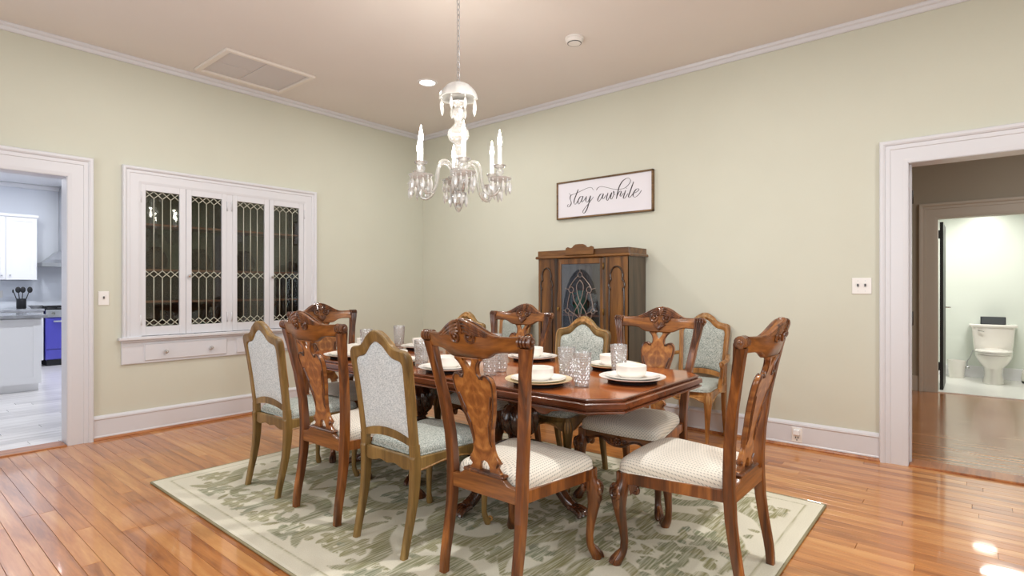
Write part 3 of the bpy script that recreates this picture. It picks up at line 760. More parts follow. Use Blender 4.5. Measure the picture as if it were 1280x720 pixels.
for st in STROKES:
    pts = cm2(st, 6); n = len(pts); L = []; Rr = []
    for i, (a, b2) in enumerate(pts):
        q0 = pts[max(i - 1, 0)]; q1 = pts[min(i + 1, n - 1)]
        t = Vector((q1[0] - q0[0], q1[1] - q0[1]))
        t = t.normalized() if t.length > 1e-9 else Vector((0, 1))
        slant = abs(t.dot(Vector((-0.38, 0.92))))
        hw = .0016 + .0038 * max(0, slant - .55) / .45 * (1.0 if t.y < 0 else .35)
        if n < 8: hw = .004
        hw *= .6 + .4 * min(1, i / 3, (n - 1 - i) / 3)
        nn = Vector((-t.y, t.x)) * hw
        L.append((a + nn.x, b2 + nn.y)); Rr.append((a - nn.x, b2 - nn.y))
    lm.loft([[(-.0238, l[0], l[1]), (-.0238, r[0], r[1]), (-.0215, r[0], r[1]), (-.0215, l[0], l[1])] for l, r in zip(L, Rr)], smooth=False)
lm.build('lettering', M['ink'], sg)
# ================================================================== built-in cabinet in the left wall
BX, BZ = 1.456, 0.595
bi = thing('built_in_cabinet', 'white built-in china cabinet with four leaded glass doors in the left wall', 'cabinet', (BX, YW, BZ))
def BB(mb, x0, x1, d0, d1, z0, z1, b=0.0):   # d: depth towards the room
    return mb.box(x0 - BX, x1 - BX, -d1, -d0, z0 - BZ, z1 - BZ, b)
mb = casing([(1.58, .83), (1.58, 2.16), (3.105, 2.16), (3.105, .83)], lambda a, z, d: (a - BX, -d, z - BZ), [(o * .86, h) for o, h in CAS])
mb.build('casing', M['trim'], bi)
sl = MB(); BB(sl, 1.42, 3.27, 0, .062, .805, .832, .005); BB(sl, 1.44, 3.25, 0, .04, .788, .806, .004); sl.build('sill', M['trim'], bi)
ap = MB(); BB(ap, 1.445, 3.245, 0, .018, .60, .79, .002); ap.build('apron', M['trim'], bi)
fl = MB(); BB(fl, 1.45, 1.603, .0, .021, .605, .755, .002); fl.build('apron_panel', M['trim'], bi)
for (a, b2, ks) in ((1.615, 2.294, (1.772, 2.15)), (2.388, 3.08, (2.55, 2.92))):
    q = MB(); BB(q, a, b2, .004, .030, .622, .765, .004); q = q.build('drawer', M['trim'], bi)
    for k in ks:
        kb = MB().tube([(k - BX, -.03, .69 - BZ), (k - BX, -.045, .69 - BZ)], .009, 10).lathe([(.001, -.02), (.016, -.012), (.02, 0), (.016, .012), (.001, .018)], 8, (k - BX, -.052, .69 - BZ), smooth=False)
        o = kb.build('knob', M['crystal'], q); o['label'] = 'faceted glass knob'
# recess and shelves
RD = .33
rc = MB()
BB(rc, 1.585, 3.10, -RD, -RD + .012, 1.40, 2.16)
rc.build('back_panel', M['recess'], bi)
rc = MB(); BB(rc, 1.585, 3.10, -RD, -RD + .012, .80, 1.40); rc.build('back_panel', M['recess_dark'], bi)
sd_ = MB(); BB(sd_, 1.572, 1.586, -RD, -.008, .80, 2.16); BB(sd_, 3.10, 3.112, -RD, -.008, .80, 2.16); BB(sd_, 1.572, 3.112, -RD, -.008, 2.16, 2.172); BB(sd_, 1.572, 3.112, -RD, -.008, .80, .815); BB(sd_, 2.30, 2.352, -RD, -.01, .815, 2.16)
sd_.build('carcass', M['recess_dark'], bi)
for z in (1.12, 1.40, 1.80):
    for a, b2 in ((1.587, 2.299), (2.353, 3.099)):
        q = MB(); BB(q, a, b2, -RD + .013, -.03, z, z + .018); q.build('shelf', M['shelfwood'], bi)
st = MB(); BB(st, 2.299, 2.354, -.012, .012, .835, 2.158); BB(st, 1.58, 3.105, -.012, .012, 2.150, 2.165); BB(st, 1.57, 1.5845, -.012, .012, .832, 2.158); BB(st, 3.0915, 3.106, -.012, .012, .832, 2.158)
st.build('mullion', M['trim'], bi)
GZ0, GZ1 = .915, 2.095
for di, (a, b2, g0, g1, hinge, knob) in enumerate(((1.585, 1.941, 1.624, 1.889, 1.588, None), (1.944, 2.298, 1.990, 2.255, 2.305, 1.966), (2.355, 2.716, 2.398, 2.668, 2.345, None), (2.719, 3.091, 2.765, 3.040, 3.098, 2.742))):
    f = MB(); BB(f, a, g0, -.010, .016, .836, 2.150, .002); BB(f, g1, b2, -.010, .016, .836, 2.150, .002); BB(f, g0, g1, -.010, .016, .836, GZ0, .002); BB(f, g0, g1, -.010, .016, GZ1, 2.150, .002)
    dobj = f.build('door', M['trim'], bi)
    cw = (g1 - g0) / 4; dh = .030; rows = (GZ0 + dh, 1.372, GZ1 - dh)
    def P(u, z): return (g0 + u * cw - BX, z - BZ)
    def flatpoly(pts, y, t, ins=.0012):
        c = Vector((sum(p[0] for p in pts) / len(pts), sum(p[1] for p in pts) / len(pts)))
        pp = [Vector(p) + (c - Vector(p)).normalized() * ins for p in pts]
        return MB().loft([[(p.x, y, p.y) for p in pp], [(p.x, y + t, p.y) for p in pp]], smooth=False)
    for k in range(4):
        for r_ in (0, 1):
            za, zb = rows[r_], rows[r_ + 1]
            flatpoly([P(k + .5, za), P(k + 1, za + dh), P(k + 1, zb - dh), P(k + .5, zb), P(k, zb - dh), P(k, za + dh)], .001, .003).build('pane', M['pane'], dobj)
    for k in (1, 2, 3):
        for z in rows: flatpoly([P(k, z - dh), P(k + .5, z), P(k, z + dh), P(k - .5, z)], .001, .003).build('pane', M['pane'], dobj)
    eg = MB()
    for z in rows:
        for kk, s in ((0, 1), (4, -1)):
            q = [P(kk, z - dh), P(kk + .5 * s, z), P(kk, z + dh)]; eg.loft([[(p[0], .001, p[1]) for p in q], [(p[0], .004, p[1]) for p in q]], smooth=False)
    for k in range(4):
        for q in ([P(k, GZ0), P(k + 1, GZ0), P(k + .5, rows[0])], [P(k, GZ1), P(k + .5, rows[2]), P(k + 1, GZ1)]): eg.loft([[(p[0], .001, p[1]) for p in q], [(p[0], .004, p[1]) for p in q]], smooth=False)
    o = eg.build('edge_panes', M['pane'], dobj); o['kind'] = 'stuff'
    cm = MB()
    def came(p, q): cm.tube([(p[0], .0, p[1]), (q[0], .0, q[1])], .0037, 6)
    for k in (1, 2, 3):
        for r_ in (0, 1): came(P(k, rows[r_] + dh), P(k, rows[r_ + 1] - dh))
    for z in rows:
        for k in range(4):
            came(P(k, z - dh), P(k + 1, z + dh) if False else P(k + .5, z)); came(P(k + .5, z), P(k + 1, z + dh)); came(P(k, z + dh), P(k + .5, z)); came(P(k + .5, z), P(k + 1, z - dh))
    cm.build('lead_came', M['came'], dobj)
    for hz in (.93, 1.99):
        MB().tube([(hinge - BX, -.017, hz - BZ), (hinge - BX, -.017, hz + .09 - BZ)], .006, 8).build('hinge', M['trim'], dobj)
    if knob:
        o = MB().tube([(knob - BX, -.016, 1.36 - BZ), (knob - BX, -.03, 1.36 - BZ)], .007, 8).lathe([(.001, -.016), (.012, -.01), (.015, 0), (.012, .01), (.001, .015)], 8, (knob - BX, -.036, 1.36 - BZ), smooth=False).build('knob', M['chrome'], dobj)
# things stored behind the leaded doors
def stored(name, lb, cat, x, z, prof, mat, mod=None):
    t = thing(name, lb, cat, (x, YW + .17, z)); MB().lathe(prof, 20).build('body', mat, t); return t
dark_prof = [(.06, 0), (.09, .02), (.10, .09), (.08, .15), (.05, .17), (.055, .2)]
stored('dark_jar', 'dark stoneware jar on the middle shelf behind the first leaded door', 'jar', 1.75, 1.419, dark_prof, M['recess_dark'])
stored('dark_jar', 'dark stoneware jar on the middle shelf behind the second leaded door', 'jar', 2.12, 1.419, dark_prof, M['recess_dark'])
stored('dark_jar', 'dark stoneware jar on the middle shelf behind the third leaded door', 'jar', 2.55, 1.419, dark_prof, M['recess_dark'])
stored('pale_bowl', 'pale bowl on the cabinet floor behind the first leaded door', 'bowl', 1.82, .816, [(.04, 0), (.09, .06), (.1, .10), (.095, .10), (.03, .01)], M['porc'])
stored('pale_bowl', 'pale bowl on the cabinet floor left of the green cup', 'bowl', 2.03, .816, [(.04, 0), (.08, .05), (.09, .09), (.085, .09), (.03, .01)], M['porc'])
stored('green_cup', 'green glazed cup on the cabinet floor behind the second leaded door', 'cup', 2.17, .816, [(.03, 0), (.045, .02), (.05, .10), (.046, .10), (.03, .01)], M['teal'])
stored('dark_basket', 'dark low basket on the lower shelf behind the fourth leaded door', 'basket', 2.9, 1.139, [(.09, 0), (.12, .03), (.13, .12), (.12, .12), (.08, .02)], M['recess_dark'])
stored('pale_bowl', 'pale bowl on the cabinet floor behind the third leaded door', 'bowl', 2.5, .816, [(.04, 0), (.08, .05), (.09, .09), (.085, .09), (.03, .01)], M['porc'])

# ================================================================== walnut china cabinet on the right wall
CX, CY = 4.40, 2.85
cb = thing('china_cabinet', 'walnut china cabinet with leaded oval glass door under the sign', 'cabinet', (CX + .17, CY, 0))
def CB(mb, d0, d1, y0, y1, z0, z1, b=0.0): return mb.box(d0 - .17, d1 - .17, y0 - CY, y1 - CY, z0, z1, b)
q = MB(); CB(q, .005, .345, 2.355, 2.375, .42, 1.535); q.build('side_panel', M['cabinet_dark'], cb)
q = MB(); CB(q, .005, .345, 3.325, 3.345, .42, 1.535); q.build('side_panel', M['cabinet_dark'], cb)
q = MB(); CB(q, .325, .345, 2.375, 3.325, .42, 1.535); q.build('back_panel', M['cabinet_dark'], cb)
q = MB(); CB(q, .005, .345, 2.375, 3.325, .42, .45); q.build('bottom_panel', M['cabinet_dark'], cb)
q = MB(); CB(q, .03, .325, 2.376, 3.324, .98, .995); q.build('shelf', M['shelfwood'], cb)
q = MB(); CB(q, -.02, .35, 2.325, 3.375, 1.535, 1.562, .008); q.build('top_slab', M['cabinet_h'], cb)
q = MB(); CB(q, .0, .018, 2.345, 3.355, 1.562, 1.615, .003); CB(q, .018, .345, 2.345, 2.36, 1.562, 1.615, .003); CB(q, .018, .345, 3.34, 3.355, 1.562, 1.615, .003); q.build('gallery_rail', M['cabinet_h'], cb)
half = [(0, 1.664), (.04, 1.662), (.065, 1.650), (.075, 1.637), (.09, 1.630), (.11, 1.632), (.13, 1.640), (.148, 1.632), (.155, 1.615), (.155, 1.563), (0, 1.563)]
filled([mirror_outline(half)], .022, .003, lambda u, v, w_: (-.185 + w_, u, v)).build('crest', M['cabinet_h'], cb)
# side bays with raised arched mouldings
for (y0, y1) in ((2.355, 2.575), (3.14, 3.345)):
    q = MB(); CB(q, .0, .022, y0, y1, .42, 1.535); o = q.build('bay_panel', M['cabinet'], cb)
    c = (y0 + y1) / 2 - CY; a = (y1 - y0) / 2 - .035
    pts = [(-a, .47), (-a, 1.20), (-a + .012, 1.225), (-a - .005, 1.27), (-a + .004, 1.315), (-a + .018, 1.325), (-a + .012, 1.37), (-a * .55, 1.425), (0, 1.445), (a * .55, 1.425), (a - .012, 1.37), (a - .018, 1.325), (a - .004, 1.315), (a + .005, 1.27), (a - .012, 1.225), (a, 1.20), (a, .47)]
    MB().tube([(-.172, c + u, v) for u, v in cm2(pts, 4)], .0085, 8).build('arched_moulding', M['cab_mould'], o)
q = MB()
CB(q, .0, .02, 2.575, 2.600, .42, 1.535); CB(q, .0, .02, 3.122, 3.14, .42, 1.535); q.build('post', M['cabinet_dark'], cb)
q = MB(); CB(q, -.004, .02, 2.602, 2.637, .45, 1.53, .003); CB(q, -.004, .02, 3.072, 3.12, .45, 1.53, .003); CB(q, -.004, .02, 2.637, 3.072, 1.478, 1.53, .003); CB(q, -.004, .02, 2.637, 3.072, .45, .50, .003)
door = q.build('door', M['cabinet'], cb)
OVC = 2.857 - CY; OVZ = .965; OA, OB = .202, .462
outer = [(OVC - .222 - .0, .498), (OVC + .218, .498), (OVC + .218, 1.48), (OVC - .222, 1.48)]
oval = [(OVC + OA * math.cos(2 * PI * k / 48), OVZ + OB * math.sin(2 * PI * k / 48)) for k in range(48)]
M['matboard'] = wood('dull_oval_surround', rgb(104, 92, 82), rgb(128, 116, 104), rgb(140, 128, 116), 0.25, 0.2, axis=2)
filled([outer, oval], .005, .001, lambda u, v, w_: (-.158 + w_, u, v)).build('oval_surround', M['matboard'], door)
q = MB(); CB(q, .005, .008, 2.637, 3.072, .50, 1.478); q.build('pane', M['cabpane'], door)
tr = MB()
def T(cx, cy): return (-.168, OVC - .00161 * (cx - 357), 1.424 - .001336 * (cy - 262))
def trc(pts, r=.0035):
    for sgn in (1, -1):
        tr.tube([T(357 + sgn * (p[0] - 357), p[1]) for p in cm2(pts, 4)], r, 6)
def trring(cx, cy, r):
    for sgn in (1, -1): tr.tube([T(357 + sgn * (cx - 357) + r * math.cos(2 * PI * k / 12), cy + 1.2 * r * math.sin(2 * PI * k / 12)) for k in range(13)], .0035, 6)
trring(357, 298, 15); trc([(357, 258), (357, 282)])
trc([(342, 308), (310, 345), (282, 388)]); trring(295, 405, 17)
trc([(357, 335), (335, 370), (337, 420), (357, 490), (395, 560), (412, 640), (400, 760), (357, 860)])
trc([(288, 425), (275, 480), (268, 538)]); trring(268, 555, 14); trc([(275, 572), (292, 640), (330, 760), (357, 800)])
trc([(304, 422), (317, 480), (345, 540), (357, 620)])
trc([(252, 395), (278, 402)]); trc([(238, 553), (253, 553)]); trc([(357, 860), (357, 955)])
trc([(282, 555), (320, 580), (357, 610)])
tr.build('tracery', M['tracery'], door)
MB().tube([(-.172, 3.096 - CY, 1.06), (-.188, 3.096 - CY, 1.06)], .006).ball((-.19, 3.096 - CY, 1.045), (.006, .008, .02)).build('knob', M['brass'], door)
for hz in (.6, 1.0, 1.42): MB().tube([(-.178, 2.6 - CY, hz), (-.178, 2.6 - CY, hz + .06)], .005).build('hinge', M['brass'], door)
for ly in (2.385, 3.315):
    for ld in (.03, .32):
        MB().lathe([(.018, 0), (.022, .03), (.014, .05), (.026, .12), (.03, .22), (.018, .30), (.03, .34), (.03, .42)], 16, (ld - .17, ly - CY, 0)).build('leg', M['cabinet'], cb)
q = MB(); CB(q, .02, .33, 2.38, 2.405, .12, .145); CB(q, .02, .33, 3.295, 3.32, .12, .145); CB(q, .165, .185, 2.40, 3.30, .12, .145); q.build('stretcher', M['cabinet'], cb)
va = thing('glass_vase', 'pale glass vase inside the walnut cabinet behind the oval door', 'vase', (CX + .17, 2.80, .997))
MB().lathe([(.04, 0), (.06, .03), (.05, .12), (.08, .2), (.076, .2), (.04, .1), (.05, .03)], 20).build('body', M['crystal'], va)
va = thing('teal_pitcher', 'teal pitcher inside the walnut cabinet behind the oval door', 'pitcher', (CX + .16, 2.95, .997))
MB().lathe([(.05, 0), (.07, .05), (.06, .14), (.04, .18), (.05, .23)], 20).tube(catmull([(0, .055, .2), (0, .11, .19), (0, .11, .1), (0, .06, .07)]), .008).build('body', M['teal'], va)

# ================================================================== rug
def make_rug():
    x0, x1, y0, y1 = RUG
    NX, NY = 300, 432
    U, V = np.meshgrid(np.linspace(0, x1 - x0, NX), np.linspace(0, y1 - y0, NY))
    Wd, Hd = x1 - x0, y1 - y0
    tx, ty = (Wd - .26) / 2, (Hd - .26) / 4
    a = (U - Wd / 2); a = np.abs(a)                   # mirrored across the long axis
    bq = (V - .13) / ty; row = np.floor(bq); bb = (bq - row) * ty
    bb = np.where(row % 2 == 1, ty - bb, bb)
    mask = np.zeros_like(U); tint = np.zeros_like(U)
    def stroke(pts, ws, t=0.5, n=10):
        P = catmull([(p[0], p[1], 0) for p in pts], n); m = len(P)
        for i, p in enumerate(P):
            f = i / (m - 1) * (len(ws) - 1); k = min(int(f), len(ws) - 2); wd = lerp(ws[k], ws[k + 1], f - k)
            d = np.hypot(a - p.x, bb - p.y) / max(wd, 1e-4)
            q = np.clip((1.25 - d) * 4, 0, 1)
            np.copyto(tint, t, where=(q > mask)); np.maximum(mask, q, out=mask)
    def leaf(x, y, L, ang, wd, t=0.5):
        c, s = math.cos(ang), math.sin(ang)
        stroke([(x, y), (x + c * L * .5 - s * wd * .3, y + s * L * .5 + c * wd * .3), (x + c * L, y + s * L)], [.004, wd, wd * .8, .003], t, 6)
    rr = random.Random(11)
    # large acanthus scrolls
    stroke([(.02, .06), (.20, .05), (.40, .14), (.50, .32), (.44, .50), (.28, .55), (.18, .44), (.24, .33), (.33, .36)], [.012, .03, .045, .05, .045, .034, .022, .012], .35)
    stroke([(1.04, .72), (.90, .78), (.74, .72), (.66, .56), (.74, .42), (.88, .42), (.93, .53), (.86, .58)], [.012, .03, .045, .045, .036, .026, .018, .010], .65)
    stroke([(.02, .78), (.16, .74), (.30, .66), (.46, .68), (.60, .78)], [.01, .035, .04, .03, .008], .2)
    stroke([(.58, .04), (.72, .10), (.82, .22), (.96, .24), (1.05, .14)], [.008, .035, .045, .034, .01], .5)
    for (x, y, n, R0, t) in ((.30, .22, 7, .10, .8), (.86, .08, 6, .08, .3), (.62, .30, 6, .09, .2), (.10, .62, 7, .10, .6), (1.0, .34, 6, .08, .8), (.50, .60, 5, .08, .5), (.34, .80, 6, .08, .9), (.80, .64, 6, .09, .1), (.08, .28, 6, .10, .7), (.98, .62, 5, .07, .4)):
        a0 = rr.random() * 6
        for k in range(n): leaf(x + .018 * math.cos(a0 + k * 6.283 / n), y + .018 * math.sin(a0 + k * 6.283 / n), R0, a0 + k * 6.283 / n, .026, t)
    for k in range(46):
        leaf(rr.random() * tx, rr.random() * ty, .05 + .06 * rr.random(), rr.random() * 6.28, .014 + .014 * rr.random(), rr.random())
    # border: plain band with a thin broken line
    e = np.minimum(np.minimum(U, Wd - U), np.minimum(V, Hd - V))
    inner = np.clip((e - .125) / .01, 0, 1); mask = mask * inner
    line = np.clip(1 - np.abs(e - .085) / .009, 0, 1)
    tint = np.where(line > mask, .15, tint); mask = np.maximum(mask, line * .9)
    Z = .013 + .0012 * mask
    Z = np.where(e < .012, .0105, Z)
    verts = np.stack([U - Wd / 2, V - Hd / 2, Z], -1).reshape(-1, 3)
    idx = np.arange(NX * NY).reshape(NY, NX)
    quads = np.stack([idx[:-1, :-1], idx[:-1, 1:], idx[1:, 1:], idx[1:, :-1]], -1).reshape(-1, 4)
    me = bpy.data.meshes.new('pile')
    me.vertices.add(len(verts)); me.vertices.foreach_set('co', verts.ravel())
    me.loops.add(quads.size); me.loops.foreach_set('vertex_index', quads.ravel())
    me.polygons.add(len(quads)); me.polygons.foreach_set('loop_start', np.arange(0, quads.size, 4)); me.polygons.foreach_set('loop_total', np.full(len(quads), 4))
    me.polygons.foreach_set('use_smooth', np.ones(len(quads), bool))
    me.update(); me.validate()
    at = me.attributes.new('motif', 'FLOAT_COLOR', 'POINT')
    at.data.foreach_set('color', np.stack([mask, tint, mask * 0, mask * 0 + 1], -1).astype(np.float32).ravel())
    m, nt, b = new_mat('rug_print')
    N = nt.nodes.new; Lk = nt.links.new
    A = N('ShaderNodeAttribute'); A.attribute_name = 'motif'
    sp = N('ShaderNodeSeparateColor'); Lk(A.outputs['Color'], sp.inputs[0])
    tc = N('ShaderNodeTexCoord')
    def nz(sx, sy, det=3):
        mp = N('ShaderNodeMapping'); mp.inputs['Scale'].default_value = (sx, sy, 1); n_ = N('ShaderNodeTexNoise'); n_.inputs['Scale'].default_value = 1; n_.inputs['Detail'].default_value = det
        Lk(tc.outputs['Object'], mp.inputs[0]); Lk(mp.outputs[0], n_.inputs['Vector']); return n_.outputs['Fac']
    streak = nz(7, 110); broad = nz(2.2, 2.2); fuzz = nz(160, 160, 2)
    mr = N('ShaderNodeMapRange'); mr.inputs['From Min'].default_value = .34; mr.inputs['From Max'].default_value = .60; Lk(streak, mr.inputs['Value'])
    mm = N('ShaderNodeMath'); mm.operation = 'MULTIPLY_ADD'; mm.inputs[1].default_value = .72; mm.inputs[2].default_value = .26; Lk(mr.outputs[0], mm.inputs[0])
    f = N('ShaderNodeMath'); f.operation = 'MULTIPLY'; Lk(sp.outputs[0], f.inputs[0]); Lk(mm.outputs[0], f.inputs[1])
    br = N('ShaderNodeMath'); br.operation = 'ADD'; Lk(broad, br.inputs[0]); Lk(sp.outputs[1], br.inputs[1])
    hue = ramp(nt, [(.55, rgb(142, 138, 100)), (.9, rgb(120, 128, 106)), (1.2, rgb(100, 114, 110))]); 
    sc2 = N('ShaderNodeMath'); sc2.operation = 'MULTIPLY'; sc2.inputs[1].default_value = .62; Lk(br.outputs[0], sc2.inputs[0]); Lk(sc2.outputs[0], hue.inputs['Fac'])
    bse = N('ShaderNodeMix'); bse.data_type = 'RGBA'; bse.inputs[6].default_value = rgb(202, 197, 178); bse.inputs[7].default_value = rgb(222, 217, 200); Lk(fuzz, bse.inputs[0])
    mx = N('ShaderNodeMix'); mx.data_type = 'RGBA'; Lk(f.outputs[0], mx.inputs[0]); Lk(bse.outputs[2], mx.inputs[6]); Lk(hue.outputs['Color'], mx.inputs[7])
    Lk(mx.outputs[2], b.inputs['Base Color'])
    bp = N('ShaderNodeBump'); bp.inputs['Strength'].default_value = .4; bp.inputs['Distance'].default_value = .002; Lk(fuzz, bp.inputs['Height']); Lk(bp.outputs[0], b.inputs['Normal'])
    setp(b, Roughness=.95); b.inputs['Specular IOR Level'].default_value = .1
    me.materials.append(m)
    r = thing('area_rug', 'cream rug with grey green leaf scrolls under the dining table', 'rug', ((x0 + x1) / 2, (y0 + y1) / 2, 0))
    link('pile', me, r)
    h, v = Wd / 2, Hd / 2
    bd_ = MB()
    for (ax, ay, bx, by) in ((-h, -v, h, -v), (h, -v, h, v), (h, v, -h, v), (-h, v, -h, -v)): bd_.tube([(ax, ay, .007), (bx, by, .007)], .0065, 8)
    bd_.build('bound_edge', plain('olive_rug_binding', rgb(150, 142, 112), .9), r)
    MB().box(-h + .004, h - .004, -v + .004, v - .004, .0005, .010).build('backing', plain('rug_backing', rgb(120, 108, 86), .9), r)
make_rug()
RZ = .014       # the rug's top

# ================================================================== dining table
TX0, TX1, TY0, TY1, CH = 2.005, 3.125, 1.15, 3.86, .125
TCX, TCY = (TX0 + TX1) / 2, (TY0 + TY1) / 2
tb = thing('dining_table', 'long polished brown dining table with clipped corners on two carved pedestals', 'table', (TCX, TCY, RZ))
def octo(ins, z):
    a, b2 = TX1 - TCX - ins, TY1 - TCY - ins; c = CH - ins * .414 * 0 - ins * (2 - 1.41421)
    return [(a, -b2 + c, z), (a, b2 - c, z), (a - c, b2, z), (-a + c, b2, z), (-a, b2 - c, z), (-a, -b2 + c, z), (-a + c, -b2, z), (a - c, -b2, z)]
TT = .77 - RZ
edge = [(.06, -.064), (.008, -.064), (.002, -.058), (.004, -.053), (.014, -.050), (.014, -.045), (.004, -.043), (.0, -.040), (.0, -.020), (.006, -.016), (.022, -.013), (.022, -.010), (.016, -.008), (.016, -.003), (.020, 0), (.034, 0)]
MB().loft([octo(i, TT + z) for i, z in edge], smooth=False, cap=False).build('table_edge', M['table_edge'], tb)
MB().loft([octo(.0335, TT - .05), octo(.0335, TT), octo(.034, TT + .0002)], smooth=False).build('tabletop', M['table'], tb)
apn = MB().loft([octo(.21, TT - .11), octo(.21, TT - .06), octo(.235, TT - .06), octo(.235, TT - .11), octo(.21, TT - .11)], smooth=False, cap=False)
apn.build('apron', M['table_edge'], tb)
for (sx, ex) in ((-1, 1), (1, -1)):
    half = [(0, TT - .15), (.03, TT - .145), (.05, TT - .13), (.10, TT - .12), (.16, TT - .105), (.16, TT - .09), (0, TT - .09)]
    for cy in (-.85, .85):
        filled([mirror_outline(half)], .02, .003, lambda u, v, w_: (sx * (TX1 - TCX - .212) + w_, cy + u, v)).build('apron_drop', M['table_edge'], tb)
def pedestal(cy, ang):
    g = lambda th, z: 1 + (.11 * math.sin(11 * th + 18 * z) if .36 < z < .545 else 0)
    pd = MB().lathe([(.05, .18), (.075, .19), (.08, .225), (.065, .24), (.065, .275), (.085, .285), (.09, .305), (.06, .32), (.055, .335), (.07, .345), (.062, .355), (.07, .365), (.092, .39), (.104, .43), (.107, .46), (.100, .50), (.082, .53), (.068, .545), (.075, .555), (.062, .57), (.05, .60), (.06, .64), (.09, .66), (.09, .69)], 64, (0, cy, 0), g).build('pedestal', M['table_dark'], tb)
    for k in range(4):
        t = ang + k * PI / 2; c, s = math.cos(t), math.sin(t)
        path = catmull([(.03, 0, .255), (.12, 0, .262), (.21, 0, .215), (.30, 0, .13), (.37, 0, .062), (.42, 0, .043)], 5)
        W = lambda p: (p[0] * c - p[1] * s, cy + p[0] * s + p[1] * c, p[2])
        lg = MB().tube([W((p.x, 0, p.z)) for p in path], [lerp(.05, .026, i / (len(path) - 1)) for i in range(len(path))], 12)
        for off in (-.018, 0, .018): lg.tube([W((p.x, off, p.z + lerp(.038, .016, i / (len(path) - 1)))) for i, p in enumerate(path)], [lerp(.012, .008, i / (len(path) - 1)) for i in range(len(path))], 8)
        lg = lg.build('pedestal_leg', M['table_dark'], pd)
    return pd
p1 = pedestal(2.09 - TCY, -math.radians(6))
p2 = pedestal(3.02 - TCY, math.radians(45))
# paw feet as part of the legs' own meshes would be a fourth level, so they sit on the table as parts
for cy, ang in ((2.09 - TCY, -math.radians(6)), (3.02 - TCY, math.radians(45))):
    for k in range(4):
        t = ang + k * PI / 2; c, s = math.cos(t), math.sin(t)
        pw_ = MB()
        W = lambda x, y, z: (x * c - y * s, cy + x * s + y * c, z)
        for off, yaw in ((-.026, -.25), (-.009, -.08), (.009, .08), (.026, .25)):
            pts = [(.40, off * .8, .042), (.44, off, .040), (.475, off + yaw * .03, .030), (.49, off + yaw * .05, .013)]
            pw_.tube([W(*p) for p in catmull(pts, 3)], [.017, .016, .017, .017, .016, .016, .016, .015, .014, .012], 8)
        pw_.build('paw_foot', M['table_dark'], tb)
# ================================================================== chairs (local: +x is where the sitter looks, y left, origin under the rear posts)
def cushion(outline, z0, z1, mat, parent, prof=None, name='seat_cushion'):
    cx = sum(p[0] for p in outline) / len(outline); cy = sum(p[1] for p in outline) / len(outline)
    prof = prof or [(.965, 0), (.99, .06), (1.0, .2), (.995, .38), (.97, .55), (.91, .70), (.80, .83), (.62, .93), (.40, .98), (.15, 1.0)]
    rings = [[(cx + (x - cx) * s, cy + (y - cy) * s, z0 + (z1 - z0) * h) for x, y in outline] for s, h in prof]
    return MB().loft(rings).build(name, mat, parent)
def piping(outline, z, mat, parent, r=.005):
    cx = sum(p[0] for p in outline) / len(outline); cy = sum(p[1] for p in outline) / len(outline)
    o = [(cx + (x - cx) * .995, cy + (y - cy) * .995, z) for x, y in outline]
    return MB().tube(o + [o[0]], r, 6).build('piping', mat, parent)
def rounded(poly, rads, n=5):
    out = []; m = len(poly)
    for i in range(m):
        p = Vector(poly[i]); a = (Vector(poly[i - 1]) - p).normalized(); b = (Vector(poly[(i + 1) % m]) - p).normalized()
        r = rads[i]; p0, p1 = p + a * r, p + b * r
        for k in range(n + 1):
            t = k / n; q = p0 * (1 - t) ** 2 + p * 2 * t * (1 - t) + p1 * t * t; out.append((q.x, q.y))
    return out
def dense(loop, step=.02):
    out = []
    for i in range(len(loop)):
        a, b = Vector(loop[i]), Vector(loop[(i + 1) % len(loop)]); n = max(1, int((b - a).length / step))
        for k in range(n): q = a.lerp(b, k / n); out.append((q.x, q.y))
    return out

